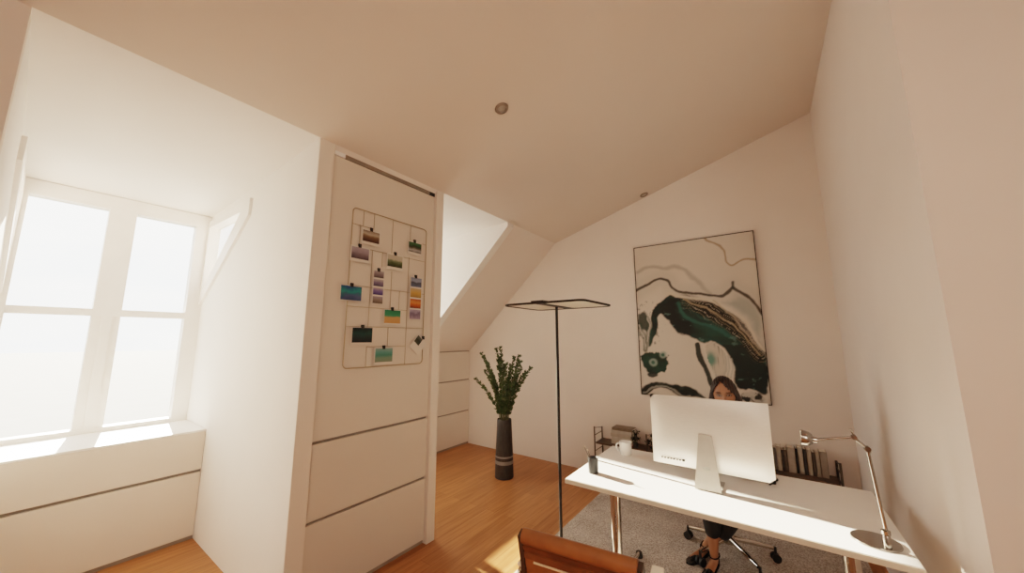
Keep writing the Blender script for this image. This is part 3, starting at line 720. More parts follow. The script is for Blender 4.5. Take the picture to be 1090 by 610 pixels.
photo('clipped very dark green night photo near the lower left of the grid', 1.346, 1.508, 1.560, 1.686, bands([(0, (.008, .012, .014)), (.4, (.015, .035, .035)), (.6, (.012, .05, .045)), (1, (.006, .010, .012))], 15), clip=(1.426, 1.690), margins=(.004, .004, .004, .018))
photo('clipped photo of pale teal sea and beach at the bottom of the grid', 1.530, 1.690, 1.416, 1.540, bands([(0, (.20, .22, .15)), (.3, (.16, .24, .17)), (.5, (.05, .20, .16)), (.7, (.10, .26, .22)), (1, (.20, .30, .27))], 16, .05), clip=(1.607, 1.542), margins=(.006, .006, .006, .018))
photo('tilted white photo with a small dark picture at the lower right of the grid', 1.868, 1.986, 1.490, 1.620, bands([(0, (.05, .06, .04)), (.5, (.02, .03, .02)), (1, (.10, .10, .08))], 17), rot=-.72, clip=(1.978, 1.612), margins=(.006, .052, .006, .060))

# ------------------------------------------------------------------ low wire shelf along the far wall
t = thing('low_wall_shelf', 'low brown shelf unit with wire ladder ends along the far wall behind the desk', 'shelf', (-.66, 4.15, 0))
for x in (-1.722, -1.135, -.36, .402):
    b = MB()
    for y, h_ in ((4.050, .590), (4.283, .548)): b.tube([(x, y, 0), (x, y, h_)], .0088, 8)
    for k in range(6): b.tube([(x, 4.050, .06 + k * .087), (x, 4.283, .06 + k * .087)], .0048, 6)
    b.tube([(x, 4.050, .578), (x, 4.283, .538)], .0048, 6)
    b.build('ladder_frame', M['ladder'], t, smooth=True)
for z in (.418, .165):
    MB().box(-1.712, .392, 4.058, 4.284, z - .018, z).build('shelf_board', M['shelf'], t, bev=.0015)

def book(label, x0, x1, y0, y1, z0, h, col, lean=0., flat=False, group=None):
    t = thing('book', label, 'book', ((x0 + x1) / 2, (y0 + y1) / 2, z0), group=group)
    m = mat('book_cover', col, .65, var=.10, scale=20)
    if not flat:
        c = .0025
        b = MB().box(x0, x0 + c, y0, y1, z0, z0 + h).box(x1 - c, x1, y0, y1, z0, z0 + h).box(x0, x1, y0, y0 + c, z0, z0 + h)
        b.build('cover', m, t)
        MB().box(x0 + c, x1 - c, y0 + c, y1 - .004, z0 + .003, z0 + h - .004).build('pages', M['page'], t)
    else:
        c = .0025
        b = MB().box(x0, x1, y0, y1, z0, z0 + c).box(x0, x1, y0, y1, z0 + h - c, z0 + h).box(x0, x1, y0, y0 + c, z0, z0 + h)
        b.build('cover', m, t)
        MB().box(x0 + .004, x1 - .004, y0 + c, y1 - .004, z0 + c, z0 + h - c).build('pages', M['page'], t)
    if lean: t.rotation_euler = (0, lean, 0)
BK = [('light grey', .034, .212, (.40, .36, .31)), ('dark brown', .020, .205, (.10, .08, .065)), ('mid grey', .026, .190, (.24, .21, .18)), ('beige', .034, .208, (.42, .36, .29)), ('dark grey', .018, .180, (.12, .10, .085)),
      ('brown grey', .024, .182, (.18, .145, .115)), ('wide pale', .058, .214, (.40, .345, .29)), ('nearly black', .016, .208, (.05, .042, .035)), ('tall cream', .038, .224, (.50, .45, .38)), ('charcoal', .022, .214, (.075, .062, .052)),
      ('pale striped', .034, .214, (.46, .40, .33)), ('umber', .022, .196, (.15, .115, .09)), ('sand coloured', .030, .200, (.36, .30, .24)), ('wide taupe', .050, .212, (.34, .285, .235))]
x = -.098
ordn = ['first', 'second', 'third', 'fourth', 'fifth', 'sixth', 'seventh', 'eighth', 'ninth', 'tenth', 'eleventh', 'twelfth', 'thirteenth', 'last']
for k, (nm, w, h, c_) in enumerate(BK):
    x += .0012
    book(f'{nm} upright book, {ordn[k]} from the left in the shelf row beside the computer', x, x + w * .98, 4.172 + (k % 3) * .006, 4.283, .4182, h, c_, group='upright books on the low wall shelf')
    x += w * .98
z = .4182
SB = [('thick beige', .040, (.52, .46, .39)), ('pale grey', .036, (.56, .52, .46)), ('sand coloured', .038, (.50, .44, .37)), ('light grey', .034, (.54, .50, .44)), ('brown covered', .026, (.22, .17, .13))]
for k, (nm, h, c_) in enumerate(SB):
    pos = ['bottom one of the stack', 'second from the bottom of the stack', 'middle one of the stack', 'second from the top of the stack', 'topmost of the stack'][k]
    dx = (0, .004, -.003, .003, .012)[k]
    book(f'{nm} book lying flat, {pos} behind the mug', -1.548 + dx, -1.318 + dx, 4.115, 4.275, z, h, c_, flat=True, group='books stacked flat on the low wall shelf'); z += h + .0004

def sprig(c, tipsl, lab, potr, poth, seed, L0=.03):
    t = thing('potted_sprig', lab, 'plant', c)
    MB().lathe([(0, 0), (potr * .7, 0), (potr, poth * .55), (potr * .8, poth), (potr * .7, poth - .002), (potr * .75, poth * .5), (0, poth * .3)], c, 20).build('pot', M['vase'], t, smooth=True)
    rg = random.Random(seed); st = MB(); lf = MB()
    for dx, dy, h in tipsl:
        a = Vector(c) + Vector((0, 0, poth * .6)); e = Vector(c) + Vector((dx, dy, h)); m_ = a.lerp(e, .5) + Vector((-dx * .25, -dy * .25, h * .1))
        P_ = [a * (1 - s_) ** 2 + m_ * 2 * s_ * (1 - s_) + e * s_ ** 2 for s_ in [i / 8 for i in range(9)]]
        st.tube(P_, .0016, 5)
        for i in range(3, 9):
            for _ in range(4):
                out = Vector((rg.uniform(-1, 1), rg.uniform(-1, 1), rg.uniform(-.4, 1))).normalized(); wv = out.cross(Vector((rg.random(), rg.random(), rg.random()))).normalized()
                L_ = L0 * rg.uniform(.7, 1.2)
                lf.quad(P_[i], P_[i] + out * L_ * .5 + wv * L_ * .3, P_[i] + out * L_, P_[i] + out * L_ * .5 - wv * L_ * .3)
    st.build('stems', M['stem'], t); lf.build('foliage', M['leafdark'], t)
sprig((-1.272, 4.12, .4182), [(-.02, -.01, .16), (.03, 0, .17), (.05, -.02, .11), (0, .02, .14), (-.035, -.02, .10)], 'small dark leafy sprig in a pot beside the flat book stack', .028, .05, 5, .028)
sprig((-1.06, 4.155, .4182), [(-.08, -.05, .09), (.05, -.06, .10), (-.04, -.07, .02), (.02, .03, .14), (-.1, -.02, .06), (.08, -.03, .05), (0, -.08, .05), (-.05, .02, .13)], 'bushy dark plant in a low pot on the shelf just left of the computer', .045, .05, 6, .034)
# ------------------------------------------------------------------ swivel chairs
def swivel_chair(label, loc, rz, star, leather, leather2, top=.82, arms=True, zf=0.):
    """x right, y forward (towards the sitter's knees), origin on the floor under the column"""
    t = thing('swivel_chair', label, 'chair', loc, rz, group=None)
    B = lambda mb, n, m, par=t, **k: mb.build(n, m, par, world=False, **k)
    for k in range(5):
        a = star + 2 * PI * k / 5; d = Vector((math.cos(a), math.sin(a), 0))
        mb = MB().tube([d * .03 + Vector((0, 0, .125)), d * .15 + Vector((0, 0, .110)), d * .285 + Vector((0, 0, .092))], [.022, .017, .012], 12)
        leg = B(mb, 'base_leg', M['chrome'], smooth=True)
        c = d * .298; s_ = Vector((-d.y, d.x, 0))
        mb = MB()
        for q in (-1, 1): mb.tube([c + s_ * q * .008 + Vector((0, 0, .030 + zf)), c + s_ * q * .024 + Vector((0, 0, .030 + zf))], .0285, 18)
        mb.tube([c + Vector((0, 0, .04)), c + Vector((0, 0, .098))], .009, 8)
        B(mb, 'caster', M['black'], leg, smooth=True)
    B(MB().lathe([(.0, .09), (.036, .09), (.040, .10), (.036, .145), (.026, .150), (.026, .28), (.016, .285), (.016, .375), (0, .375)], (0, 0, 0), 24), 'column', M['chrome'], smooth=True)
    B(MB().box(-.11, .11, -.10, .12, .372, .395), 'tilt_mechanism', M['black_metal'], bev=.006)
    # profile of the hung sling: seat front -> seat rear -> back top
    prof = [(.235, .445), (.20, .452), (.10, .440), (-.05, .428), (-.14, .432), (-.185, .462), (-.205, .53), (-.222, .62), (-.242, .72), (-.262, top - .035)]
    fine = []
    for i in range(len(prof) - 1):
        for s_ in range(4): fine.append(Vector(prof[i]).lerp(Vector(prof[i + 1]), s_ / 4))
    fine.append(Vector(prof[-1]))
    for it in range(3):
        fine = [fine[0]] + [(fine[i - 1] + fine[i] * 2 + fine[i + 1]) / 4 for i in range(1, len(fine) - 1)] + [fine[-1]]
    n = len(fine); th = .014; hw = .222
    def sheet(i0, i1, th0, th1, hw, m, name, wav=.003):
        mb = MB(); rows = []
        for i in range(i0, i1):
            d = (fine[min(i + 1, n - 1)] - fine[max(i - 1, 0)]).normalized(); nn = Vector((-d.y, d.x))
            w = wav * math.cos(i * 2.1)
            A, Bp = fine[i] + nn * (th0 + w), fine[i] + nn * (th1 - w)
            rows.append([mb.bm.verts.new((x, p.x, p.y)) for p in (A, Bp) for x in (-hw, hw)])
        for a, b in zip(rows, rows[1:]):
            for q in ((0, 1), (1, 3), (3, 2), (2, 0)): mb.bm.faces.new((a[q[0]], a[q[1]], b[q[1]], b[q[0]]))
        for r_ in (rows[0], rows[-1]): mb.bm.faces.new((r_[0], r_[1], r_[3], r_[2]))
        return B(mb, name, m, smooth=True)
    sheet(0, 20, -th, th, hw, leather, 'seat')
    sheet(20, n, -th, th, hw, leather, 'backrest')
    # rolled top edge, flap and pale welt on the rear face
    ty, tz = prof[-1]
    ts = [(k / 16 * 2 - 1) * (hw + .002) for k in range(17)]
    B(MB().tube([(x, ty - .004, tz + .008) for x in ts], .029, 18), 'top_roll', leather, smooth=True)
    rd = Vector((0, prof[-2][0] - ty, prof[-2][1] - tz)).normalized()       # down along the back
    rn = Vector((0, -rd.z, rd.y)); rn = rn if rn.y < 0 else -rn
    base = Vector((0, ty, tz))
    mb = MB()
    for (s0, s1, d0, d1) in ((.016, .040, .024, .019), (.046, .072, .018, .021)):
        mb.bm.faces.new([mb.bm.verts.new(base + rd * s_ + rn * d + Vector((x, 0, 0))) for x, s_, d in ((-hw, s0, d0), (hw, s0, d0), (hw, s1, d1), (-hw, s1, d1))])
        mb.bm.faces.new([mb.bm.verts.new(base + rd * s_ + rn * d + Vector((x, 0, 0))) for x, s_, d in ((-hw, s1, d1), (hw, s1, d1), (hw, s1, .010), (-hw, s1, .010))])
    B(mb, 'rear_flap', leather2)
    B(MB().tube([base + rd * .080 + rn * .022 + Vector((x * .86 + .012, 0, 0)) for x in ts], .0042, 8), 'welt', M['piping'], smooth=True)
    for s_ in (-1, 1):
        x = s_ * (hw + .011)
        pts = [(x, p.x, p.y) for p in fine] + [(x, ty - .006, tz + .018)]
        mb = MB(); rows = []
        for i, p in enumerate(pts):
            a_, b_ = pts[max(i - 1, 0)], pts[min(i + 1, len(pts) - 1)]
            d = Vector((b_[1] - a_[1], b_[2] - a_[2])).normalized(); nn = Vector((-d.y, d.x)) * .020
            rows.append([mb.bm.verts.new((x + e * .009, p[1] + f_ * nn.x, p[2] + f_ * nn.y)) for e, f_ in ((-1, -1), (1, -1), (1, 1), (-1, 1))])
        for a, b in zip(rows, rows[1:]):
            for k in range(4): mb.bm.faces.new((a[k], a[(k + 1) % 4], b[(k + 1) % 4], b[k]))
        mb.bm.faces.new(rows[0]); mb.bm.faces.new(rows[-1])
        B(mb, 'side_rail', M['rail_dark'], smooth=True)
        if arms:
            xa = x + s_ * .030
            p_ = [(x, -.222, .600), (xa, -.240, .638), (xa + s_ * .004, -.16, .648), (xa + s_ * .004, -.02, .648), (xa, .022, .630), (xa, .035, .56), (xa, .04, .49), (x, .05, .448)]
            f2 = []
            for i in range(len(p_) - 1):
                for k in range(5): f2.append(Vector(p_[i]).lerp(Vector(p_[i + 1]), k / 5))
            f2.append(Vector(p_[-1]))
            for it in range(4): f2 = [f2[0]] + [(f2[i - 1] + f2[i] * 2 + f2[i + 1]) / 4 for i in range(1, len(f2) - 1)] + [f2[-1]]
            ao = B(MB().tube(f2, .011, 12), 'armrest', M['chrome'], smooth=True)
            xm = xa - s_ * .012
            B(MB().box(xm - .024, xm + .024, -.225, .030, .655, .669), 'arm_pad', M['alu_bright'], ao, bev=.004)
    for y in (-.03, .10):
        B(MB().tube([(-hw - .008, y, .408), (hw + .008, y, .408)], .009, 10), 'cross_bar', M['chrome'], smooth=True)
    return t
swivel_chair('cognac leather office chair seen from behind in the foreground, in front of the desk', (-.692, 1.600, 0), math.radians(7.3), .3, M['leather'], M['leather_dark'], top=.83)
swivel_chair('swivel chair behind the desk with polished five-star base and dark casters, woman sitting on it', (-.357, 3.262, .0125), PI, math.radians(166 - 180), M['black_leather'], M['black_leather'], top=.80, arms=False)

# ------------------------------------------------------------------ woman behind the computer
def skin_bm(nodes, edges, sub=2):
    """nodes: name -> (xyz, radius); first node is the root"""
    names = list(nodes); me = bpy.data.meshes.new('tmp')
    me.from_pydata([nodes[k][0] for k in names], [(names.index(a), names.index(b)) for a, b in edges], [])
    o = bpy.data.objects.new('tmp', me); COL.objects.link(o)
    sk = o.modifiers.new('s', 'SKIN'); sk.use_smooth_shade = True
    for i, k in enumerate(names):
        v = me.skin_vertices[0].data[i]; r_ = nodes[k][1]
        v.radius = r_ if isinstance(r_, tuple) else (r_, r_); v.use_root = (i == 0)
    ss = o.modifiers.new('ss', 'SUBSURF'); ss.levels = sub; ss.render_levels = sub
    dg = bpy.context.evaluated_depsgraph_get(); dg.update()
    m2 = bpy.data.meshes.new_from_object(o.evaluated_get(dg))
    bpy.data.objects.remove(o); bm = bmesh.new(); bm.from_mesh(m2); bpy.data.meshes.remove(m2)
    return bm
def merge(bms):
    out = bmesh.new()
    for b in bms:
        m_ = bpy.data.meshes.new('t'); b.to_mesh(m_); b.free(); out.from_mesh(m_); bpy.data.meshes.remove(m_)
    return out
def remesh(bm, vox, smooth=4):
    m_ = bpy.data.meshes.new('t'); bm.to_mesh(m_); bm.free()
    o = bpy.data.objects.new('t', m_); COL.objects.link(o)
    r_ = o.modifiers.new('r', 'REMESH'); r_.mode = 'VOXEL'; r_.voxel_size = vox; r_.use_smooth_shade = True
    if smooth:
        s_ = o.modifiers.new('s', 'SMOOTH'); s_.iterations = smooth; s_.factor = .5
    dg = bpy.context.evaluated_depsgraph_get(); dg.update()
    m2 = bpy.data.meshes.new_from_object(o.evaluated_get(dg)); bpy.data.objects.remove(o)
    return m2
G = lambda x, s_: math.exp(-(x / s_) ** 2)
HC = Vector((-.287, 3.085, 1.203)); HR = Matrix.Rotation(math.radians(4), 3, 'Z') @ Matrix.Rotation(math.radians(5), 3, 'X') @ Matrix.Rotation(math.radians(-3), 3, 'Y')
def head_shape(x, y, z):
    """unit sphere point -> head surface, face towards -y"""
    X, Y, Z = x * .074, y * .094, z * .112
    low = max(0, -z)
    X *= 1 - .30 * low ** 1.6; Y *= 1 - .10 * low
    if y > 0: Z += .004; Y *= 1.0 if z > -.3 else 1 - .35 * (-z - .3)
    if y < 0:
        f = min(1, -y * 1.6)
        for s_ in (-1, 1):
            Y += f * .012 * G(X - s_ * .031, .017) * G(Z - .002, .013)           # eye sockets
            Y -= f * .004 * G(X - s_ * .031, .011) * G(Z - .001, .007)           # lids
            Y -= f * .005 * G(X - s_ * .032, .024) * G(Z - .022, .008)           # brows
            Y -= f * .006 * G(X - s_ * .040, .020) * G(Z + .030, .018)           # cheeks
            Y -= f * .006 * G(X - s_ * .012, .007) * G(Z + .036, .007)           # nostrils
        Y -= f * (.020 * G(X, .011) * G(Z + .030, .016) + .010 * G(X, .009) * G(Z + .008, .018))   # nose
        Y -= f * (.008 * G(X, .024) * G(Z + .061, .006) + .008 * G(X, .021) * G(Z + .072, .006))   # lips
        Y += f * .005 * G(X, .022) * G(Z + .0665, .0025)
        Y -= f * .010 * G(X, .020) * G(Z + .098, .014)                           # chin
    return Vector((X, Y, Z))
def head_bm():
    bm = bmesh.new(); bmesh.ops.create_uvsphere(bm, u_segments=96, v_segments=72, radius=1)
    for v in bm.verts: v.co = HC + HR @ head_shape(*v.co)
    for s_ in (-1, 1):
        e = bmesh.ops.create_uvsphere(bm, u_segments=20, v_segments=14, radius=1)
        for v in e['verts']:
            c = v.co; k = 1 - .35 * max(0, -c.z)
            v.co = HC + HR @ Vector((s_ * .075 + c.x * .010 * k + s_ * .005, .012 + c.y * .017 * k, -.008 + c.z * .031))
    return bm
nb, nt_ = Vector((-.292, 3.150, 1.035)), Vector((-.288, 3.112, 1.110))
N_ = {
 'pelvis': ((-.352, 3.300, .550), (.135, .105)), 'waist': ((-.338, 3.285, .700), (.112, .088)), 'chest': ((-.315, 3.225, .855), (.132, .100)), 'upper': ((-.300, 3.178, .955), (.115, .078)),
 'nb': (nb, .052), 'nt': (nt_, .046), 'hd': ((-.287, 3.095, 1.17), .045),
 'shl': ((-.445, 3.185, .955), .052), 'ell': ((-.535, 3.075, .785), .037), 'wrl': ((-.452, 2.865, .772), .023), 'pal': ((-.435, 2.800, .768), (.034, .016)),
 'shr': ((-.145, 3.165, .955), .052), 'elr': ((-.060, 3.055, .785), .037), 'wrr': ((-.150, 2.850, .772), .023), 'par': ((-.168, 2.785, .768), (.034, .016)),
 'hil': ((-.432, 3.235, .540), .083), 'knl': ((-.415, 2.905, .520), .056), 'cal': ((-.418, 2.955, .360), .050), 'anl': ((-.428, 3.020, .105), .029), 'hel': ((-.430, 3.040, .058), .027), 'bal': ((-.455, 2.915, .036), (.030, .016)), 'tol': ((-.466, 2.860, .030), (.022, .011)),
 'hir': ((-.272, 3.235, .540), .083), 'knr': ((-.262, 2.925, .520), .056), 'car': ((-.315, 3.030, .345), .050), 'anr': ((-.490, 3.135, .105), .029), 'her': ((-.506, 3.140, .060), .026), 'bar': ((-.560, 3.035, .036), (.030, .016)), 'tor': ((-.583, 2.990, .030), (.022, .011)),
}
E_ = [('pelvis', 'waist'), ('waist', 'chest'), ('chest', 'upper'), ('upper', 'nb'), ('nb', 'nt'), ('nt', 'hd'), ('upper', 'shl'), ('shl', 'ell'), ('ell', 'wrl'), ('wrl', 'pal'), ('upper', 'shr'), ('shr', 'elr'), ('elr', 'wrr'), ('wrr', 'par'),
      ('pelvis', 'hil'), ('hil', 'knl'), ('knl', 'cal'), ('cal', 'anl'), ('anl', 'hel'), ('hel', 'bal'), ('bal', 'tol'), ('pelvis', 'hir'), ('hir', 'knr'), ('knr', 'car'), ('car', 'anr'), ('anr', 'her'), ('her', 'bar'), ('bar', 'tor')]
bms = [skin_bm(N_, E_, 2), head_bm()]
for side, pal, sg in (('l', Vector(N_['pal'][0]), -1), ('r', Vector(N_['par'][0]), 1)):
    dirv = Vector((-sg * .10, -1, 0)).normalized(); sv = Vector((1, -sg * .10, 0)).normalized()
    for k, (off, L_) in enumerate(((-.026, .066), (-.009, .076), (.009, .070), (.025, .055))):
        a = pal + sv * off * 1.0; ln = L_ if sg < 0 else (.055, .070, .076, .066)[k]
        p = [a + dirv * .005, a + dirv * .034 + Vector((0, 0, .006)), a + dirv * (.034 + ln * .45) + Vector((0, 0, .001)), a + dirv * (.034 + ln * .85) + Vector((0, 0, -.014))]
        nd = {str(i): (q, (.0105, .0095, .0088, .0075)[i]) for i, q in enumerate(p)}
        bms.append(skin_bm(nd, [('0', '1'), ('1', '2'), ('2', '3')], 2))
    a = pal - sv * sg * .022 - dirv * .018
    p = [a, a - sv * sg * .022 + dirv * .016, a - sv * sg * .030 + dirv * .044 + Vector((0, 0, -.006))]
    nd = {str(i): (q, (.012, .0105, .0085)[i]) for i, q in enumerate(p)}
    bms.append(skin_bm(nd, [('0', '1'), ('1', '2')], 2))
me = remesh(merge(bms), .0055, 3)
person = thing('person', 'woman with dark hair in black clothes sitting behind the desk, only eyes and ankles showing', 'person', (-.352, 3.262, .0125))
inv = person.matrix_basis.inverted()
body = bpy.data.objects.new('body', me); COL.objects.link(body); body.parent = person
me.materials.clear(); me.materials.append(M['skin'])
ca = me.color_attributes.new('Col', 'FLOAT_COLOR', 'POINT')
HRi = HR.transposed()
for i, v in enumerate(me.vertices):
    h = HRi @ (v.co - HC); c = mixc((.33, .155, .085), (.39, .19, .11), .5 + .5 * fbm(v.co.x * 20, v.co.y * 20, v.co.z * 20, 2))
    if h.y < -.03 and abs(h.z) < .13 and abs(h.x) < .08:
        for s_ in (-1, 1):
            ex, ez = h.x - s_ * .031, h.z - .001
            e = (ex / .0155) ** 2 + (ez / .0062) ** 2
            c = mixc(c, (.07, .03, .018), .8 * G(ex, .021) * G(ez - .004, .013))  # eye socket shadow painted into the skin colour
            if e < 1.25: c = (.03, .015, .01)
            if e < .85: c = (.24, .18, .15)
            if ex ** 2 + ez ** 2 < .0058 ** 2 and e < .95: c = (.025, .012, .008)
            if ((h.x - s_ * .033) / .020) ** 2 + ((h.z - .022 + .10 * abs(h.x - s_ * .028)) / .0042) ** 2 < 1: c = (.05, .025, .015)
        if (h.x / .024) ** 2 + ((h.z + .0665) / .0115) ** 2 < 1: c = (.42, .12, .09)
    ca.data[i].color = (*c, 1)
for v in me.vertices: v.co = inv @ v.co
for p in me.polygons: p.use_smooth = True

# hair: a cap swept over the head and long locks down the back and sides
def hair_mesh():
    bm = bmesh.new(); bmesh.ops.create_uvsphere(bm, u_segments=72, v_segments=60, radius=1)
    dl = []
    for v in bm.verts:
        x, y, z = v.co
        hl = .80 - (.85 * (x + .14) if x > -.14 else .62 * (-x - .14) + .55 * (-x - .14) ** 2)             # hairline, parted off-centre
        if y < -.12 and z < hl and abs(x) < .93: dl.append(v); continue
        if z < -.72 or (y < .25 and z < -.60): dl.append(v); continue
        n_ = 1.11 + .02 * math.sin(x * 34 + z * 5) + .015 * math.sin(x * 61)
        p = Vector((x * .0790, y * .094 if y < 0 else y * .104, z * .113)) * n_
        if z < 0: p.x *= 1 + .16 * min(1, -z * 1.4); p.z *= 1.45
        if z < 0 and y > 0: p.y += .010
        v.co = HC + HR @ p
    bmesh.ops.delete(bm, geom=dl, context='VERTS')
    bmesh.ops.solidify(bm, geom=list(bm.faces), thickness=.010)
    return bm
hb = hair_mesh()
h = MB(); h.bm.free(); h.bm = hb
rg = random.Random(11)
for k in range(26):
    a = -.35 + (PI + .7) * k / 25                 # right side, round the back, left side
    x, y = math.cos(a) * .082, math.sin(a) * .090
    if y < -.022: y = -.022
    p0 = HC + HR @ Vector((x * .9, y * .9, .02)); 
    ln = .20 + rg.uniform(-.02, .03)
    p1 = HC + HR @ Vector((x * 1.13, y * 1.08, -.05)); p2 = HC + Vector((x * 1.22, y * 1.05 + .018, -.05 - ln * .5)); p3 = HC + Vector((x * 1.05, y * .9 + .045, -.05 - ln))
    h.tube([p0, p1, p2, p3], [.014, .0155, .014, .004], 8)
h.build('hair', M['hair'], person, smooth=True)

def garment(name, nodes, edges, m, vox=.010):
    me = remesh(merge([skin_bm(nodes, edges, 2)]), vox, 6)
    for v in me.vertices: v.co = inv @ v.co
    me.materials.clear(); me.materials.append(m)
    for p in me.polygons: p.use_smooth = True
    o = bpy.data.objects.new(name, me); COL.objects.link(o); o.parent = person; return o
grow = lambda k, d: (N_[k][0], tuple(q + d for q in N_[k][1]) if isinstance(N_[k][1], tuple) else N_[k][1] + d)
TR = {k: grow(k, .013) for k in ('pelvis', 'hil', 'hir', 'knl', 'knr', 'cal', 'car')}
TR['waist0'] = ((-.345, 3.293, .64), (.128, .102))
TR['hemml'] = ((-.423, 2.985, .232), .047); TR['hemmr'] = ((-.385, 3.072, .205), .046)
garment('trousers', TR, [('pelvis', 'waist0'), ('pelvis', 'hil'), ('hil', 'knl'), ('knl', 'cal'), ('cal', 'hemml'), ('pelvis', 'hir'), ('hir', 'knr'), ('knr', 'car'), ('car', 'hemmr')], M['cloth'])
TP = {k: grow(k, .012) for k in ('waist', 'chest', 'upper', 'shl', 'ell', 'shr', 'elr')}
TP['hip'] = ((-.350, 3.298, .585), (.150, .120)); TP['nk'] = ((-.296, 3.163, 1.00), .068)
TP['cul'] = ((-.470, 2.91, .776), .032); TP['cur'] = ((-.132, 2.895, .776), .032)
garment('top', TP, [('waist', 'hip'), ('waist', 'chest'), ('chest', 'upper'), ('upper', 'nk'), ('upper', 'shl'), ('shl', 'ell'), ('ell', 'cul'), ('upper', 'shr'), ('shr', 'elr'), ('elr', 'cur')], M['cloth'])
# strappy heeled shoes
for s_ in ('l', 'r'):
    an, he, ba, to = (Vector(N_[k + s_][0]) for k in ('an', 'he', 'ba', 'to'))
    fd = (to - he); fd.z = 0; fd.normalize(); sd_ = Vector((fd.y, -fd.x, 0))
    FL = .0125
    b = MB(); rows = []
    for q, w, z, th_ in ((he - fd * .028, .020, he.z - .022, .008), (he + fd * .01, .028, he.z - .024, .007), (he.lerp(ba, .55), .026, (he.z + ba.z) / 2 - .024, .006), (ba, .036, FL + .010, .008), (to, .030, FL + .009, .007), (to + fd * .028, .010, FL + .010, .006)):
        c = Vector((q.x, q.y, 0))
        rows.append([b.bm.verts.new(c + sd_ * w * e + Vector((0, 0, max(z + f_, FL + .0005)))) for e, f_ in ((-1, 0), (1, 0), (1, -th_), (-1, -th_))])
    for A_, B_ in zip(rows, rows[1:]):
        for k in range(4): b.bm.faces.new((A_[k], A_[(k + 1) % 4], B_[(k + 1) % 4], B_[k]))
    b.bm.faces.new(rows[0]); b.bm.faces.new(rows[-1])
    sh = b.build('shoe', M['patent'], person)
    hp = he - fd * .012
    MB().tube([(hp.x, hp.y, he.z - .024), (hp.x, hp.y, FL + .001)], [.015, .009], 12).build('heel', M['patent'], sh, smooth=True)
    b = MB(); rings = []              # vamp over the toes
    for q, w, hh in ((ba - fd * .012, .038, .036), (ba.lerp(to, .4), .038, .032), (to, .032, .026), (to + fd * .028, .010, .010)):
        rings.append([b.bm.verts.new(Vector((q.x, q.y, FL + .008)) + sd_ * w * math.cos(PI * k / 10) + Vector((0, 0, hh * math.sin(PI * k / 10)))) for k in range(11)])
    for A_, B_ in zip(rings, rings[1:]):
        for k in range(10): b.bm.faces.new((A_[k], A_[k + 1], B_[k + 1], B_[k]))
    b.build('vamp', M['patent'], sh, smooth=True)
    b = MB(); rings = []              # heel counter
    for zz, gr in ((he.z - .022, .030), (he.z + .012, .031), (he.z + .030, .029)):
        rings.append([b.bm.verts.new(Vector((he.x, he.y, zz)) + (sd_ * math.cos(a_) - fd * math.sin(a_) * 1.1) * gr) for a_ in [-.25 + (PI + .5) * k / 14 for k in range(15)]])
    for A_, B_ in zip(rings, rings[1:]):
        for k in range(14): b.bm.faces.new((A_[k], A_[k + 1], B_[k + 1], B_[k]))
    b.build('heel_counter', M['patent'], sh, smooth=True)
    st = an.lerp(he, -.05)
    ring = [Vector((st.x, st.y, st.z)) + (sd_ * math.cos(a_) * .033 + fd * math.sin(a_) * .035) + Vector((0, 0, -.012 * math.sin(a_))) for a_ in [2 * PI * k / 20 for k in range(20)]]
    MB().tube(ring, .0042, 6, closed=True).build('ankle_strap', M['patent'], sh, smooth=True)
# ------------------------------------------------------------------ light, sky, camera
w = bpy.data.worlds.new('sky'); scene.world = w; w.use_nodes = True
nt = w.node_tree; nt.nodes.clear(); L = nt.links.new; N = nt.nodes.new
out = N('ShaderNodeOutputWorld'); bg = N('ShaderNodeBackground')
tc = N('ShaderNodeTexCoord'); mp = N('ShaderNodeMapping'); mp.inputs['Scale'].default_value = (1.6, 1.6, 6)
nz = N('ShaderNodeTexNoise'); nz.inputs['Scale'].default_value = 2.2; nz.inputs['Detail'].default_value = 6
cr = N('ShaderNodeValToRGB'); cr.color_ramp.elements[0].position = .38; cr.color_ramp.elements[0].color = (.88, .88, .88, 1)
cr.color_ramp.elements[1].position = .62; cr.color_ramp.elements[1].color = (1, .965, .92, 1)
L(tc.outputs['Generated'], mp.inputs[0]); L(mp.outputs[0], nz.inputs['Vector']); L(nz.outputs['Fac'], cr.inputs[0])
L(cr.outputs[0], bg.inputs[0]); bg.inputs[1].default_value = SKY; L(bg.outputs[0], out.inputs[0])

sd_ = bpy.data.lights.new('sun', 'SUN'); sd_.energy = SUN; sd_.color = (1.0, .86, .68); sd_.angle = math.radians(.9)
so = bpy.data.objects.new('sun', sd_); COL.objects.link(so)
dirv = Vector((1, -.145, -.397)).normalized()
so.rotation_euler = dirv.to_track_quat('-Z', 'Y').to_euler(); so.location = (-8, 3, 6)

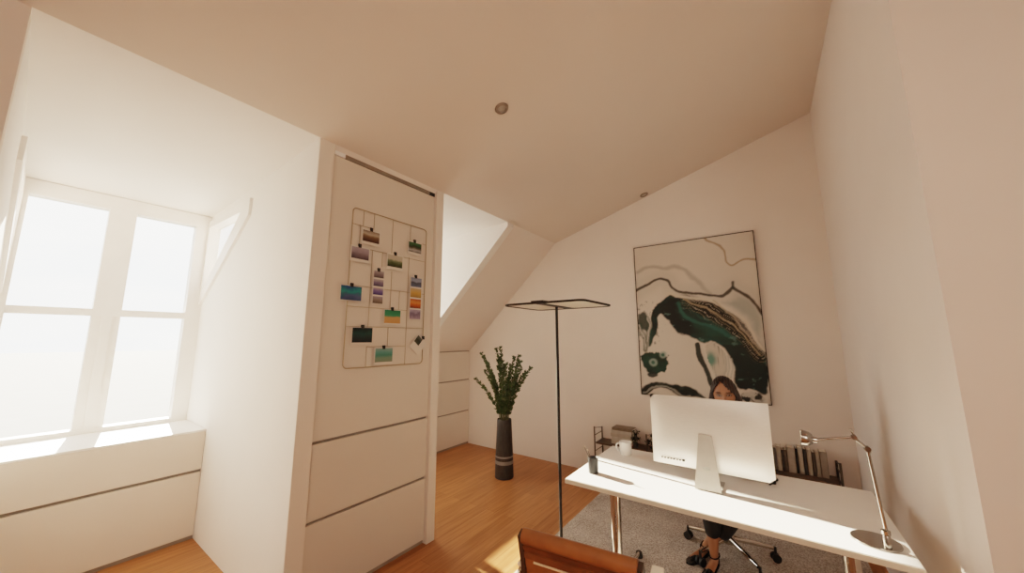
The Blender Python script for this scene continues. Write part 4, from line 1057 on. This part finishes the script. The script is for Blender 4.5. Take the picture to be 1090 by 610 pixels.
def area(name, loc, aim, sx, sy, e, col):
    l = bpy.data.lights.new(name, 'AREA'); l.shape = 'RECTANGLE'; l.size = sx; l.size_y = sy; l.energy = e; l.color = col
    o = bpy.data.objects.new(name, l); COL.objects.link(o); o.location = loc
    o.rotation_euler = (Vector(aim) - Vector(loc)).to_track_quat('-Z', 'Y').to_euler(); return o
if ROOM_FILL: area('fill_behind_camera', (.2, -1.9, 3.3), (-.2, 1.5, 1.4), 1.6, 1.0, ROOM_FILL, (1.0, .84, .68))  # added warm fill lamp behind the camera, no real fitting

if DORMER_FILL: area('fill_far_dormer', (-5.0, 2.75, 1.95), (-1.0, 3.35, 1.2), 1.3, 2.0, DORMER_FILL, (1.0, .95, .88))  # added lamp outside the far dormer, brightens that corner beyond the sky's light
if HALL_FILL: area('hall_fill', (1.6, -1.3, 2.3), (-2.9, 4.3, .9), 1.0, 1.0, HALL_FILL, (1.0, .88, .74)).data.spread = math.radians(100)  # added unseen fill, aimed to brighten the left of the far wall

cam = bpy.data.cameras.new('camera'); co = bpy.data.objects.new('camera', cam); COL.objects.link(co)
yaw, pit, rol = math.radians(-35.60010493), math.radians(8.52878956), math.radians(-.0976019)
d = Vector((math.sin(yaw) * math.cos(pit), math.cos(yaw) * math.cos(pit), math.sin(pit)))
r0 = d.cross(Vector((0, 0, 1))).normalized(); u0 = r0.cross(d)
r_ = r0 * math.cos(rol) + u0 * math.sin(rol); u_ = -r0 * math.sin(rol) + u0 * math.cos(rol)
co.matrix_world = Matrix(((r_.x, u_.x, -d.x, 0), (r_.y, u_.y, -d.y, 0), (r_.z, u_.z, -d.z, 1.6), (0, 0, 0, 1)))
cam.sensor_fit = 'HORIZONTAL'; cam.sensor_width = 36; cam.lens = 373.594 / 1090 * 36; cam.clip_start = .02; cam.clip_end = 2000
scene.camera = co
scene.view_settings.view_transform = VT
scene.view_settings.look = LOOK
scene.view_settings.exposure = EXPO
scene.cycles.use_denoising = True
scene.cycles.max_bounces = 12; scene.cycles.diffuse_bounces = 8; scene.cycles.transparent_max_bounces = 12
scene.cycles.caustics_reflective = False; scene.cycles.caustics_refractive = False
scene.cycles.sample_clamp_indirect = 6
